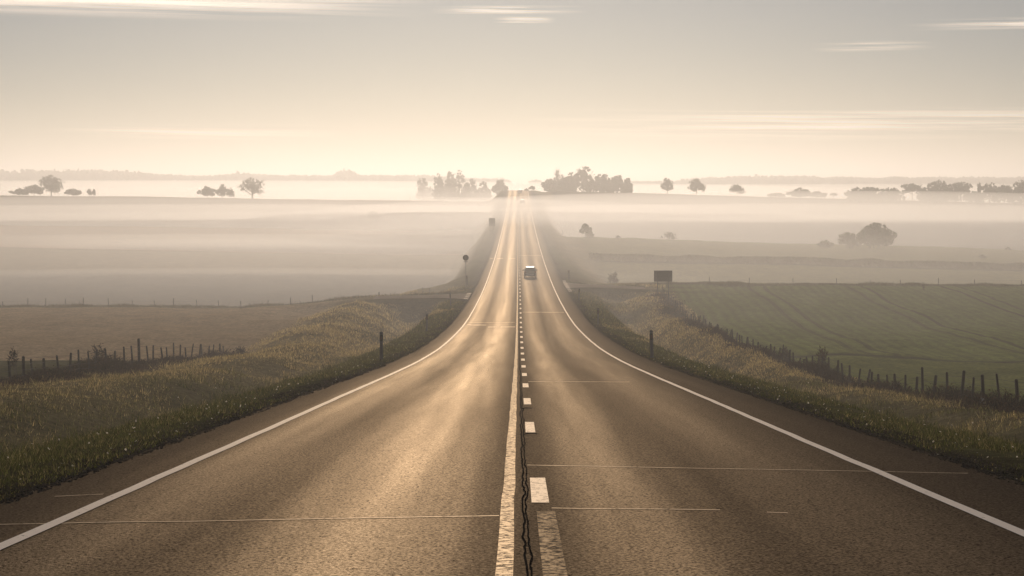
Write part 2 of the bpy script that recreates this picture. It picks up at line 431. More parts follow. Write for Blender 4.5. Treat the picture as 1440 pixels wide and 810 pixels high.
# ------------------------------------------------------------------ ground sheet
def build_ground():
    rows = [-60, -40, -25, -15]
    d = -8.0
    while d < 5200:
        rows.append(d)
        if d < 10: d += 1.0
        elif d < 190: d += max(.34, d * .0058)
        elif d < 250: d += .9
        elif d < 460: d += 2.0
        elif d < 900: d += 4.0
        else: d += 30
    rows.append(5200)
    rows = np.array(rows)
    half = [0, .8, 1.6, 2.4, 3.2, 4.0, 4.8]
    x = 5.4
    while x < 2300:
        half.append(x)
        if x < 26: x += .36
        elif x < 80: x += 1.1
        elif x < 150: x += 2.4
        else: x *= 1.07
    half.append(2300)
    half = np.array(half)
    xs = np.concatenate([-half[::-1][:-1], half])
    X, D = np.meshgrid(xs, rows)
    Z = H(X, D)
    nr, nc = X.shape
    V = np.stack([X, D, Z], -1).reshape(-1, 3)
    i = np.arange(nr - 1)[:, None] * nc + np.arange(nc - 1)[None]
    F = np.stack([i, i + 1, i + nc + 1, i + nc], -1).reshape(-1, 4)
    # own colours of soil, crops and grass, plot by plot
    t = np.where(X < 0, EL - X, X - ER)
    left = X < 0
    def mixc(base, c, w):
        return base * (1 - w[..., None]) + np.array(c) * w[..., None]
    col = np.zeros(X.shape + (3,)) + np.array([.085, .075, .034])
    n1 = vnoise(X / 1.6, D / 2.4, 21); n2 = vnoise(X / 6, D / 11, 22); n3 = vnoise(X / .6, D / .7, 23)
    e = n2 * 1.6 + n1 * .8
    # field plots
    nb = 6.5 * sstep(222, 260, D)
    wl = sstep(13.5, 17, t + e + nb) * left; wr = sstep(11.5, 14.5, t + e + nb * .6) * (~left)
    Dj = D + vnoise(X / 30, D / 30, 24) * 4
    sld, _ = side_left(X); srd, _ = side_right(X)
    def band(a, b, f=3): return sstep(a - f, a + f, Dj) * (1 - sstep(b - f, b + f, Dj))
    col = mixc(col, (.40, .285, .16), wl * (D < 205))
    col = mixc(col, (.085, .082, .038), wl * (1 - sstep(118, 127, Dj + .12 * (X + 22))))     # strip of grass below the fence
    col = mixc(col, (.30, .235, .135), wl * band(212, 434))
    col = mixc(col, (.28, .225, .12), (1 - wl) * (1 - wr) * (t > 1.5) * sstep(215, 240, D) * .8)
    col = mixc(col, (.40, .265, .165), wl * band(436, 566))
    col = mixc(col, (.25, .19, .125), wl * band(568, 790))
    col = mixc(col, (.150, .130, .080), wl * sstep(790, 800, Dj))
    wheat = wr * (D < 231)
    col = mixc(col, (.205, .235, .070), wheat)
    # drill rows and wheel tracks in the young wheat
    rowmask = wheat * sstep(127, 133, D)
    bnd = np.exp(-((D - (130 - .12 * (X - 30)) + n2 * 3) / 1.3) ** 2)
    col = mixc(col, (.060, .045, .032), wheat * bnd * .9)
    col = mixc(col, (.145, .155, .045), wheat * (D < 128) * .8)
    col = mixc(col, (.24, .22, .095), wr * band(236, 334))
    col = mixc(col, (.215, .195, .082), wr * band(338, 438))
    col = mixc(col, (.150, .130, .085), wr * sstep(438, 446, Dj))
    # the verges, ditch and bank
    dry = sstep(4.2, 6.5, t + e) * (1 - wl - wr)
    col = mixc(col, (.30, .235, .120), np.clip(dry * (.45 + n2 * .9 + n1 * .4) * (.45 + .55 * sstep(70, 130, D)), 0, 1))
    col = mixc(col, (.070, .066, .026), (1 - sstep(1.0, 5.0, t + e * .6)) * (t > 0))
    col = mixc(col, (.026, .021, .014), (1 - sstep(.3, 1.5, t + n1 * .9)) * (t > -3))
    brush = np.exp(-((X + 21.6 + n2) / 1.3) ** 2) * (D > 40) * (D < 130) + np.exp(-((X - 17.7 + n2) / 1.3) ** 2) * (D > 40) * (D < 214)
    col = mixc(col, (.040, .030, .022), np.clip(brush, 0, .85))
    # rough grass that edges the side lanes
    for dd, xx in ((sld, left), (srd, ~left)):
        g = np.maximum(np.exp(-(np.abs(D - dd) - 4.5) ** 2 / 5) * (1 - sstep(10, 20, t)), np.exp(-((D - (206 if xx is left else 232)) / 2.2) ** 2) * sstep(8, 20, t)) * xx * (t > 2)
        col = mixc(col, (.070, .064, .030), g * .85)
    # hedge bank on the right
    o = link("ground", new_mesh("ground", V, F, m_ground, True, np.concatenate([col, rowmask[..., None]], -1).reshape(-1, 4)))
    kind(o, "structure", "rolling farmland of grass verges, ploughed and green fields")
build_ground()

# ------------------------------------------------------------------ road sheets
def strip(name, x0, x1, d0, d1, lift, m, step=None, k=1, wob=0.0, seed=0, label=None):
    ds = [d0]
    while ds[-1] < d1:
        ds.append(ds[-1] + (step or max(.5, ds[-1] * .012)))
    ds[-1] = d1
    ds = np.array(ds); us = np.linspace(0, 1, k + 1)
    xs = x0 + (x1 - x0) * us
    X, D = np.meshgrid(xs, ds)
    if wob:
        jl = vnoise(D / 1.3, D * 0 + seed, 31 + seed) * wob
        X = X + jl
    Z = road_z(D) + lift
    nr, nc = X.shape
    i = np.arange(nr - 1)[:, None] * nc + np.arange(nc - 1)[None]
    F = np.stack([i, i + 1, i + nc + 1, i + nc], -1).reshape(-1, 4)
    return np.stack([X, D, Z], -1).reshape(-1, 3), F

def sheets(name, parts, m, label):
    vs, fs, b = [], [], 0
    for v, f in parts:
        vs.append(v); fs.append(f + b); b += len(v)
    o = link(name, new_mesh(name, np.concatenate(vs), np.concatenate(fs), m, True))
    return kind(o, "structure", label)

# main carriageway with a slightly ragged edge
def build_road():
    ds = [-60.0]
    while ds[-1] < 1150:
        d = ds[-1]; ds.append(d + (.6 if d < 90 else max(.6, d * .009)))
    ds = np.array(ds)
    us = np.linspace(0, 1, 13)
    X = np.zeros((len(ds), 13)); D = np.repeat(ds[:, None], 13, 1)
    l = EL + vnoise(ds / 2.2, ds * 0, 41) * .1; r = ER + vnoise(ds / 2.2, ds * 0 + 5, 42) * .1
    for k, u in enumerate(us):
        X[:, k] = l * (1 - u) + r * u
    Z = road_z(D) - np.abs(X - .1) * .004
    nr, nc = X.shape
    i = np.arange(nr - 1)[:, None] * nc + np.arange(nc - 1)[None]
    F = np.stack([i, i + 1, i + nc + 1, i + nc], -1).reshape(-1, 4)
    V = np.stack([X, D, Z], -1).reshape(-1, 3)
    kind(link("road", new_mesh("road", V, F, m_asphalt, True)), "structure", "long straight two lane asphalt road dipping and rising")
build_road()
LIFT = .006
sheets("edge_line", [strip("", -4.50, -4.36, -20, 1140, LIFT - .014, m_white, wob=.02, seed=1)], m_white, "white edge line along the left shoulder")
sheets("edge_line", [strip("", 4.52, 4.66, -20, 1140, LIFT - .014, m_white, wob=.02, seed=2)], m_white, "white edge line along the right shoulder")
sheets("centre_line", [strip("", -.175, -.04, 5, 1140, LIFT, m_yellow, wob=.014, seed=3, step=.4)], m_yellow, "worn ochre solid centre line")
parts = []
d = 19.0
parts.append(strip("", .14, .325, 17.8, 20.6, LIFT, m_white))
for k in range(120):
    a = 28.9 + k * 9.35
    if a > 820: break
    parts.append(strip("", .125, .29, a, a + 2.9, LIFT, m_white))
sheets("dashed_line", parts, m_dash, "short white dashes right of the centre line")
sheets("faded_line", [strip("", .175, .36, 6, 17.0, LIFT, m_ghost, wob=.03, seed=4, step=.4)], m_ghost, "faded ochre line beneath the nearest white dash")
# open longitudinal joint between the lanes: a broken tar line
vs = []
parts = []
for k in range(2):
    V, F = strip("", .046 + .040 * k, .064 + .036 * k, 6 + k * .3, 60, LIFT + .004 + .004 * k, m_tar, step=.16)
    dd = V[:, 1]
    V[:, 0] += vnoise(dd / .22, dd * 0 + k, 51 + k) * .028 + vnoise(dd / .9, dd * 0, 54) * .04
    parts.append((V, F))
V, F = strip("", .045, .075, 60, 420, LIFT + .004, m_tar, step=.8)
V[:, 0] += vnoise(V[:, 1] / 1.6, V[:, 1] * 0, 57) * .05
parts.append((V, F))
sheets("road_joint", parts, m_tar, "dark cracked joint between the two lanes")
# pale transverse joints
def cross(d_l, d_r, x0, x1, w, seed=0, dash=None):
    n = 60
    u = np.linspace(0, 1, n + 1); x = x0 + (x1 - x0) * u; dc = d_l + (d_r - d_l) * u + vnoise(x * 1.3, x * 0 + seed, 61) * .05
    ww = w * (.75 + .7 * np.abs(vnoise(x * 2.1, x * 0 + seed, 63)))
    A = np.stack([x, dc - ww / 2, road_z(dc - ww / 2) - np.abs(x - .1) * .004 + LIFT], -1)
    B = np.stack([x, dc + ww / 2, road_z(dc + ww / 2) - np.abs(x - .1) * .004 + LIFT], -1)
    V = np.concatenate([A, B]); i = np.arange(n)
    return V, np.stack([i, i + 1, i + 1 + n + 1, i + n + 1], -1)
sheets("cross_joint", [cross(16.0, 16.6, -5.3, -.19, .05, 1)], m_joint, "pale sealed joint across the left lane")
sheets("cross_joint", [cross(22.4, 21.5, .12, 5.7, .05, 2)], m_joint, "longer pale sealed joint across the right lane")
sheets("cross_joint", [cross(17.3, 17.2, .34, 2.05, .045, 3), cross(17.0, 16.95, 2.5, 2.7, .045, 4)], m_joint, "short broken pale joint by the nearest dash")
sheets("cross_joint", [cross(52, 52, .3, 3.4, .16, 5)], m_joint, "faint pale joint farther up the right lane")
sheets("cross_joint", [cross(18.6, 18.8, -5.1, -4.62, .05, 8)], m_joint, "short pale scratch on the left shoulder")
sheets("worn_patch", [cross(138, 138, -3.9, -2.6, .9, 10), cross(134, 134, -2.4, -1.7, .9, 11), cross(134, 134, -1.4, -.25, .9, 12), cross(143, 143, -4.1, -.3, .35, 13), cross(139, 139, -4.2, -3.9, .9, 14)], m_joint, "pale worn marks across the left lane")
sheets("worn_patch", [cross(318, 318, -5.3, -4.7, 2.2, 16), cross(318, 318, -3.9, -2.9, 2.2, 17), cross(318, 318, -1.7, -.6, 1.6, 18), cross(330, 330, .4, 4.4, 1.0, 19), cross(163, 163, .4, 4.4, .5, 20)], m_joint, "pale worn marks farther along the road")

# side lanes
def side_lane(sign, label):
    fn = side_left if sign < 0 else side_right
    s = np.linspace(.15, 11.5 if sign < 0 else 10.5, 60)
    x = (-5.5 - s) if sign < 0 else (6.0 + s)
    dc, sz = fn(x)
    zr_w = 1 - sstep(0, 9, s)
    hw = side_half(s)
    us = np.linspace(-1, 1, 9)
    V = []
    for u in us:
        dd = dc + hw * u
        z = road_z(dd) * zr_w + sz * (1 - zr_w)
        V.append(np.stack([x, dd, z - .03 - .01 * (abs(u) > .9)], -1))
    V = np.array(V); nc = len(s)
    i = np.arange(8)[:, None] * nc + np.arange(nc - 1)[None]
    q = [i, i + 1, i + nc + 1, i + nc] if sign > 0 else [i + nc, i + nc + 1, i + 1, i]
    F = np.stack(q, -1).reshape(-1, 4)
    kind(link("side_road", new_mesh("side_road", V.reshape(-1, 3), F, m_lane, True)), "structure", label)
m_lane = leafy("pale_lane_asphalt", (.30, .24, .175), 0.0)
side_lane(-1, "narrow lane leaving the road to the left")
side_lane(1, "narrow lane leaving the road to the right")
# give way marks at the mouths
def give_way(sign, d0, d1, n):
    mb = MB()
    for k in range(n):
        dd = d0 + (d1 - d0) * k / (n - 1)
        x = (EL - .5) if sign < 0 else (ER + .45)
        z0, z1 = float(road_z(dd)) - .014, float(road_z(dd + .9)) - .014
        h = .22
        mb.add([(x - h, dd, z0), (x + h, dd, z0), (x + h, dd + .9, z1), (x - h, dd + .9, z1)], [(0, 1, 2, 3)])
    kind(link("give_way_line", mb.mesh("give_way_line", m_white)), "structure", "white give way blocks at the mouth of the " + ("left" if sign < 0 else "right") + " lane")
give_way(-1, 193, 206, 4)
give_way(1, 212, 240, 11)

# ------------------------------------------------------------------ grass and undergrowth
def blades(n, fx, hgt, wid, cols, lean=.5, seed=1):
    """n single blades; fx(n, rng) gives x, d, scale"""
    g = np.random.default_rng(seed)
    x, d, sc = fx(n, g)
    n = len(x)
    z = H(x, d) - .02
    h = g.uniform(hgt[0], hgt[1], n) * sc
    w = (wid + d * .00030) * g.uniform(.7, 1.4, n)
    a = g.uniform(0, 2 * np.pi, n); b = g.uniform(0, 2 * np.pi, n); ln = g.uniform(.05, lean, n) * h
    P = np.stack([x, d, z], -1)
    s = np.stack([np.cos(a), np.sin(a), np.zeros(n)], -1) * w[:, None] / 2
    tip = P + np.stack([np.cos(b) * ln, np.sin(b) * ln, h], -1)
    V = np.stack([P - s, P + s, tip], 1).reshape(-1, 3)
    F = np.arange(n * 3).reshape(-1, 3)
    c = cols(x, d, g)
    return V, F, np.repeat(c, 3, 0)

def verge_xy(n, g):
    d = np.exp(g.uniform(np.log(13), np.log(230), n))
    side = g.random(n) < .5
    tmax = np.minimum(np.where(side, 16.5, 13.5), .38 * d - 4.0)
    t = g.random(n) ** 1.15 * np.maximum(tmax, .6) + .12 + np.abs(g.normal(0, .1, n))
    x = np.where(side, EL - t, ER + t)
    den = vnoise(x / .8, d / .9, 71) + vnoise(x / 3, d / 4, 72)
    keep = (den + g.uniform(-.5, .5, n) > -.35) & ((t > .8) | (g.random(n) < .5))
    sl, _ = side_left(x); sr, _ = side_right(x)
    rel = d - np.where(side, sl, sr); off = np.abs(rel) - side_half(t)
    keep &= (off > .3) & ~((rel < 0) & (off < 3.5))
    x, d, t, den = x[keep], d[keep], t[keep], den[keep]
    sc = (.55 + .5 * sstep(.3, 3, t)) * (.8 + den * .8) * (1 + .6 * sstep(60, 200, d))
    return x, d, np.clip(sc, .35, 2.2)

def verge_cols(x, d, g):
    n = len(x)
    t = np.where(x < 0, EL - x, x - ER)
    dry = np.clip(sstep(5.5 - 2.5 * sstep(60, 120, d), 11 - 3.5 * sstep(60, 120, d), t + vnoise(x / 3, d / 5, 73) * 5 + vnoise(x / 7, d / 12, 74) * 7) * (.5 + .5 * sstep(50, 130, d)) + g.normal(0, .25, n), 0, 1)[:, None]
    green = np.array([.060, .066, .014]); straw = np.array([.46, .34, .15])
    c = green * (1 - dry) + straw * dry
    return np.clip(c * (g.uniform(.55, 1.37, n) ** 2)[:, None], 0, .9)

V, F, c = blades(430000, verge_xy, (.06, .17), .008, verge_cols, .9, 5)
kind(link("verge_grass", new_mesh("verge_grass", V, F, m_grass, False, c)), "stuff", "short mixed green and straw grass on the road verges")
def tuft_xy(n, g):
    m = 2600
    cx, cd, _ = verge_xy(int(m * 1.6), g); i = g.integers(0, len(cx), n)
    j = g.random(len(cx))
    x = cx[i] + g.normal(0, .10, n) * (1 + cd[i] / 120); d = cd[i] + g.normal(0, .10, n) * (1 + cd[i] / 120)
    t = np.where(x < 0, EL - x, x - ER); keep = t > .5
    return x[keep], d[keep], (.5 + j[i])[keep] * sstep(.4, 3.5, t[keep])
V, F, c = blades(70000, tuft_xy, (.12, .32), .006, lambda x, d, g: verge_cols(x, d, g) * .9, .8, 6)
kind(link("tall_grass", new_mesh("tall_grass", V, F, m_grass, False, c)), "stuff", "taller grass tufts and dry stems on the banks")

def undergrowth(name, xline, d0, d1, n, label, seed, width=1.1, tall=.75, hump=None):
    g = np.random.default_rng(seed)
    d = d0 + (d1 - d0) * g.random(n) ** (1.25)
    off = g.normal(0, width, n)
    x = xline + off + vnoise(d / 7, d * 0, seed) * 1.2
    z = H(x, d) - .03
    env = np.clip(.55 + vnoise(d / 3.5, d * 0 + 3, seed + 1) * 1.3, .15, 1.3) * np.exp(-(off / (width * 1.6)) ** 2)
    if hump: env = env * (1 + hump[2] * np.exp(-((d - hump[0]) / hump[1]) ** 2))
    h = tall * env * g.uniform(.3, 1.1, n)
    a = g.uniform(0, 2 * np.pi, n); b = g.uniform(0, 2 * np.pi, n)
    w = (.012 + d * .00028) * g.uniform(.6, 1.5, n)
    P = np.stack([x, d, z], -1); s = np.stack([np.cos(a), np.sin(a), np.zeros(n)], -1) * w[:, None] / 2
    k1 = P + np.stack([np.cos(b) * h * .35, np.sin(b) * h * .35, h * .8], -1)
    k2 = P + np.stack([np.cos(b + .6) * h * .9, np.sin(b + .6) * h * .9, h * g.uniform(.75, 1.15, n)], -1)
    V1 = np.stack([P - s, P + s, k1 + s * .7, k1 - s * .7], 1).reshape(-1, 3)
    # dead leaves hung on the stems
    m = int(n * .8); ii = g.integers(0, n, m); f = g.random(m)[:, None]
    L0 = P[ii] * (1 - f) + k2[ii] * f + g.normal(0, .06, (m, 3))
    r = (.022 + d[ii] * .0003)[:, None]
    e1 = g.normal(0, 1, (m, 3)); e1 /= np.linalg.norm(e1, axis=1)[:, None]
    e2 = g.normal(0, 1, (m, 3)); e2 /= np.linalg.norm(e2, axis=1)[:, None]
    V2 = np.stack([L0 - e1 * r, L0 + e2 * r, L0 + e1 * r, L0 - e2 * r], 1).reshape(-1, 3)
    V3 = np.stack([k1 - s * .7, k1 + s * .7, k2 + s * .2, k2 - s * .2], 1).reshape(-1, 3)
    V = np.concatenate([V1, V3, V2]); F = np.arange(len(V)).reshape(-1, 4)
    base = np.array([.055, .038, .027])
    c1 = base * g.uniform(.5, 1.5, (n, 1)); c2 = (base + np.array([.02, .008, 0])) * g.uniform(.5, 1.9, (m, 1))
    cc = np.concatenate([np.repeat(c1, 4, 0), np.repeat(c1, 4, 0), np.repeat(c2, 4, 0)])
    kind(link(name, new_mesh(name, V, F, m_bramble, False, cc)), "stuff", label)
undergrowth("undergrowth", -21.4, 45, 127, 38000, "dark dead bramble and weeds under the left fence", 81, 1.05, .95, (104, 12, .4))
undergrowth("undergrowth", 17.3, 42, 214, 36000, "dark dead bramble and weeds under the right fence", 82, 1.0, .75)

def scatter_blades(name, n, fx, hgt, wid, col, label, seed, lean=.7):
    V, F, c = blades(n, fx, hgt, wid, lambda x, d, g: np.array(col) * g.uniform(.5, 1.5, (len(x), 1)), lean, seed)
    kind(link(name, new_mesh(name, V, F, m_grass, False, c)), "stuff", label)
def lane_edge(x, sign, g, n):
    """alongside the lane near the road, along the field crest farther off"""
    s_ = sign * x - (6.0 if sign > 0 else 5.5)
    d0, _ = (side_right if sign > 0 else side_left)(x)
    a = d0 + side_half(s_) + .6 + np.abs(g.normal(0, 1.0, n))
    b = (232 if sign > 0 else 206) + g.normal(0, 1.6, n)
    k = sstep(8, 20, s_)
    return np.where(g.random(n) < k, b, a)
def crest_left(n, g):
    x = -7 - g.random(n) * 95
    return x, lane_edge(x, -1, g, n), np.clip(.7 + vnoise(x / 2, x * 0, 91) * 1.6 + g.exponential(.25, n), .3, 2.6)
def crest_right(n, g):
    x = 7 + g.random(n) * 110
    return x, lane_edge(x, 1, g, n), np.clip(.6 + vnoise(x / 2, x * 0, 92) * 1.6 + g.exponential(.22, n), .3, 2.4)
scatter_blades("rough_grass", 30000, crest_left, (.12, .35), .012, (.085, .072, .036), "rough grass edging the left lane", 93)
scatter_blades("rough_grass", 24000, crest_right, (.10, .28), .012, (.085, .078, .036), "rough grass edging the right lane", 94)

def glints_and_gravel():
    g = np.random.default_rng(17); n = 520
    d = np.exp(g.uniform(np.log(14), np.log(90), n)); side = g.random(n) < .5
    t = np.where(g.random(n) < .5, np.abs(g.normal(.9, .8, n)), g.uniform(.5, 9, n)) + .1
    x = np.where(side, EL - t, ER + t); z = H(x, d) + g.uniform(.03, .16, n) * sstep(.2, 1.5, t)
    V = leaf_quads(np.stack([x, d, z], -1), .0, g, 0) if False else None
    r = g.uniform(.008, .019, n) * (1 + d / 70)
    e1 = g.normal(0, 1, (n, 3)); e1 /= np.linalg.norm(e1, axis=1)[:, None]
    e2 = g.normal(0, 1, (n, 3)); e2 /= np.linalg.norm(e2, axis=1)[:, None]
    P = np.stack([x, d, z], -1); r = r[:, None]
    V = np.stack([P - e1 * r, P + e2 * r, P + e1 * r, P - e2 * r], 1).reshape(-1, 3)  # pale flecks imitating dew glints, the sparkle put into their colour
    kind(link("glint_flecks", new_mesh("glint_flecks", V, np.arange(4 * n).reshape(-1, 4), m_glint)), "stuff", "small pale flecks standing in for dew glints in the verge grass")
    n = 5200
    d = np.exp(g.uniform(np.log(12.5), np.log(70), n)); side = g.random(n) < .5
    t = np.abs(g.normal(.05, .38, n)) - .12
    x = np.where(side, EL - t, ER + t); z = np.where(t > .05, H(x, d), road_z(d) - np.abs(x - .1) * .004) + .004
    r = g.uniform(.006, .022, n) * (1 + d / 60)
    off = np.array([(1, 0, 0), (-1, 0, 0), (0, 1, 0), (0, -1, 0), (0, 0, .8), (0, 0, -.8)])
    V = (np.stack([x, d, z], -1)[:, None] + off[None] * r[:, None, None] * g.uniform(.6, 1.3, (n, 6, 1))).reshape(-1, 3)
    T_ = np.array([(0, 2, 4), (2, 1, 4), (1, 3, 4), (3, 0, 4), (2, 0, 5), (1, 2, 5), (3, 1, 5), (0, 3, 5)])
    F = (np.arange(n)[:, None, None] * 6 + T_[None]).reshape(-1, 3)
    kind(link("gravel", new_mesh("gravel", V, F, m_gravel)), "stuff", "loose brown gravel along the ragged road edge")
m_glint = leafy("pale_glint", (.62, .55, .42), .55)
m_gravel = leafy("brown_gravel", (.085, .066, .048), 0.0, noise=.7)
glints_and_gravel()

# ------------------------------------------------------------------ fences
def fence(label, x_of, d0, d1, gap, ph, wires, seed, lean=.05, name="post_and_wire_fence", rad=.055, tall_at=()):
    g = random.Random(seed)
    ds = []
    d = d0
    while d < d1:
        ds.append(d); d += gap * g.uniform(.8, 1.2)
    p0 = (x_of(ds[0]), ds[0], Hf(x_of(ds[0]), ds[0]))
    root = thing(name, label, "fence", p0)
    tops = []
    for i, d in enumerate(ds):
        x = x_of(d) + g.uniform(-.12, .12); z = Hf(x, d)
        h = ph * g.uniform(.85, 1.12); r = rad * g.uniform(.8, 1.25)
        if i in tall_at: h *= 1.3; r *= 1.3
        lx, ly = g.gauss(0, lean), g.gauss(0, lean)
        mb = MB()
        mb.tube([(0, 0, -.35), (lx * .3, ly * .3, h * .4), (lx, ly, h - .04), (lx * 1.05, ly * 1.05, h)], [r, r * 1.02, r * .95, r * .6], 7)
        link("post", mb.mesh("post", m_wood, True), root, (x - p0[0], d - p0[1], z - p0[2]))
        tops.append((x - p0[0], d - p0[1], z - p0[2], h, lx, ly))
    mb = MB()
    for k in range(wires):
        f = .3 + .62 * k / max(1, wires - 1)
        pts = []
        for i, (x, d, z, h, lx, ly) in enumerate(tops):
            pts.append((x + lx * f + rad, d + ly * f, z + ph * f))
            if i + 1 < len(tops):
                b = tops[i + 1]
                pts.append(((x + b[0]) / 2 + rad, (d + b[1]) / 2, (z + b[2]) / 2 + ph * f - .03))
        mb.tube(pts, .007, 4)
    link("wire", mb.mesh("wire", m_wire), root)
    return root
fence("dark wooden post and wire fence above brambles left of the road", lambda d: -21.8, 58, 127, 1.9, 1.22, 4, 3, .07, tall_at=(21,))
fence("long dark post and wire fence following the dip right of the road", lambda d: 17.9, 52, 213, 1.95, 1.18, 4, 5, .07, tall_at=(11,))
def crest_fence(label, sign, x0, x1, gap, seed):
    g = random.Random(seed)
    fn = side_left if sign < 0 else side_right
    xs = []; x = x0
    while x < x1: xs.append(x); x += gap * g.uniform(.75, 1.25)
    def pt(x):
        X = sign * x; d = 206.5 if sign < 0 else 232.0
        return X, d, Hf(X, d)
    p0 = pt(xs[0]); root = thing("post_and_wire_fence", label, "fence", p0)
    pts = []
    for x in xs:
        p = pt(x); h = g.uniform(.6, 1.05); r = g.uniform(.04, .055)
        mb = MB(); lx = g.gauss(0, .05)
        mb.tube([(0, 0, -.3), (lx, 0, h - .03), (lx, 0, h)], [r, r, r * .6], 6)
        q = (p[0] - p0[0], p[1] - p0[1], p[2] - p0[2])
        link("post", mb.mesh("post", m_wood, True), root, q); pts.append((q[0], q[1], q[2] + .62))
    mb = MB(); mb.tube(pts, .006, 4); link("wire", mb.mesh("wire", m_wire), root)
crest_fence("row of short thin fence posts along the crest of the brown field", -1, 25, 74, 2.7, 11)
crest_fence("sparse short fence posts along the crest of the green field", 1, 26, 82, 5.5, 12)

# ------------------------------------------------------------------ delineator posts
def post_proto():
    root = thing("delineator_post", "", "roadside post")
    # three sided body with a slanted top
    def body(z0, z1a, z1b, g=0.0):
        w, dp = .078 + g, .06 + g
        base = [(-w, -dp), (w, -dp), (w * .75, dp), (-w * .75, dp)]
        vs = [(x, y, z0) for x, y in base] + [(x, y, (z1a if y < 0 else z1b)) for x, y in base]
        return MB().add(vs, [(3, 2, 1, 0), (4, 5, 6, 7), (0, 1, 5, 4), (1, 2, 6, 5), (2, 3, 7, 6), (3, 0, 4, 7)])
    link("body", body(-.3, 1.26, 1.32).mesh("body", m_post), root)
    b = link("dark_band", body(.88, 1.20, 1.24, .003).mesh("dark_band", m_black), root)
    link("cap", body(1.262, 1.275, 1.335, .006).mesh("cap", m_black), root)
    mb = MB(); mb.box((0, -.0665, 1.03), (.06, .008, .17)); link("reflector", mb.mesh("reflector", m_reflector), b)
    return root
dp = post_proto()
posts = [
    (-6.45, 80, "grey roadside post with dark top, nearest one left of the road"),
    (-7.0, 130, "grey roadside post on the grass mound, second one left of the road"),
    (-7.15, 180, "grey roadside post at the corner of the left lane mouth"),
    (-6.9, 230, "faint roadside post just beside the pole of the round sign"),
    (6.45, 82, "grey roadside post with dark top, nearest one right of the road"),
    (6.55, 140, "grey roadside post on the verge, second one right of the road"),
    (6.75, 190, "grey roadside post before the mouth of the right lane"),
    (7.3, 246, "pale roadside post just beyond the mouth of the right lane"),
]
GP = "roadside posts along the verges"
for i, (x, d, lab) in enumerate(posts):
    loc = (x, d, Hf(x, d))
    if i == 0:
        dp.location = loc; dp["label"] = lab; dp["group"] = GP; dp.rotation_euler = (0, 0, .1)
    else:
        o = dup(dp, lab, loc, random.uniform(-.2, .2), None, GP)
        o.rotation_euler = (random.uniform(-.04, .04), random.uniform(-.05, .05), random.uniform(-.2, .2))
for px, d, s, lab in ((533, 211, .85, "lone thin post standing on the left field crest"),
                      (594.5, 228, .5, "short stub post beyond the left lane, left one of two"),
                      (604.5, 228, .5, "short stub post beyond the left lane, right one of two"),
                      (664, 520, 1.1, "tiny far post on the misty left bank"),
                      (791, 500, 1.1, "tiny far post on the misty right bank")):
    x = xat(px, d)
    if s == .5:
        z = zat(409, d) - .0
    else:
        z = Hf(x, d)
    dup(dp, lab, (x, d, min(z, Hf(x, d) + .05)), 0, (s, s, s), GP)

# ------------------------------------------------------------------ signs
def round_sign():
    d = 222; x = xat(655, d); z = Hf(x, d)
    r = thing("round_sign", "round road sign seen from behind on a tall thin pole", "road sign", (x, d, z))
    zc = zat(362.5, d) - z
    link("pole", MB().tube([(0, 0, -.4), (0.01, 0, zc * .5), (0, 0, zc + .3)], .04, 8).mesh("pole", m_zinc, True), r)
    dsc = link("sign_face", MB().disc((0, .07, zc), .36, .012).mesh("sign_face", m_signback), r)
    link("rim", MB().ring((0, .055, zc), .385, .27, .03).mesh("rim", m_signrim), dsc)
    for dz in (-.14, .14):
        link("bracket", MB().box((0, .02, zc + dz), (.34, .03, .04)).box((0, .0, zc + dz), (.12, .1, .05)).mesh("bracket", m_zinc), r)
    link("small_plate", MB().box((0, .06, zc - .52), (.56, .015, .09)).mesh("small_plate", m_signrim), r)
round_sign()

def billboard():
    d = 214; x = xat(932.5, d); z = Hf(x, d)
    r = thing("sign_board", "wide dark grey sign board seen from behind on two posts", "sign", (x, d, z))
    z0, z1 = zat(396, d) - z, zat(380.5, d) - z
    w = 25.5 / FPX * d
    zm, hh = (z0 + z1) / 2, z1 - z0
    link("board", MB().box((0, .06, zm), (w, .03, hh)).mesh("board", m_signback), r)
    mb = MB()
    for s in (-1, 1):
        mb.box((s * (w / 2 - .02), .04, zm), (.06, .085, hh + .04))
        mb.box((0, .038, zm + s * (hh / 2 - .02)), (w - .1, .08, .06))
    mb.box((0, .03, zm), (w - .1, .02, .05))
    link("frame", mb.mesh("frame", m_signrim), r)
    for s in (-1, 1):
        link("post", MB().tube([(0, 0, -.5), (0, 0, z1 - .1)], .055, 8).mesh("post", m_signrim, True), r, (s * w * .30, 0, 0))
billboard()

def square_sign():
    d = 455; x = xat(692, d); z = Hf(x, d)
    r = thing("square_sign", "small far rectangular sign with a pale middle band on the left bank", "road sign", (x, d, z))
    z0, z1 = zat(318.5, d) - z, zat(306.5, d) - z
    hh = z1 - z0; w = 8.6 / FPX * d; zm = (z0 + z1) / 2
    m = simple("sign_grey", (.16, .15, .14), .6)
    link("board", MB().box((0, .05, zm + hh * .27), (w, .04, hh * .42)).box((0, .05, zm - hh * .27), (w, .04, hh * .42)).mesh("board", m), r)
    link("pale_band", MB().box((0, .052, zm), (w * .98, .03, hh * .11)).mesh("pale_band", m_post), r)
    for s in (-1, 1):
        link("post", MB().tube([(0, 0, -.5), (0, 0, z1)], .05, 6).mesh("post", m_zinc, True), r, (s * w * .3, 0, 0))
square_sign()

# marker stone on the right bank
xm, dm = 16.5, 60.5
st = MB().tube([(0, 0, -.1), (.01, 0, .12), (.02, .01, .24), (.02, .01, .29)], [.09, .085, .075, .04], 8)
so = link("marker_stone", st.mesh("marker_stone", simple("pale_stone", (.45, .42, .40), .8), True), None, (xm, dm, Hf(xm, dm) + .05))
tag(so, "small pale stone among brambles before the right fence", "stone")

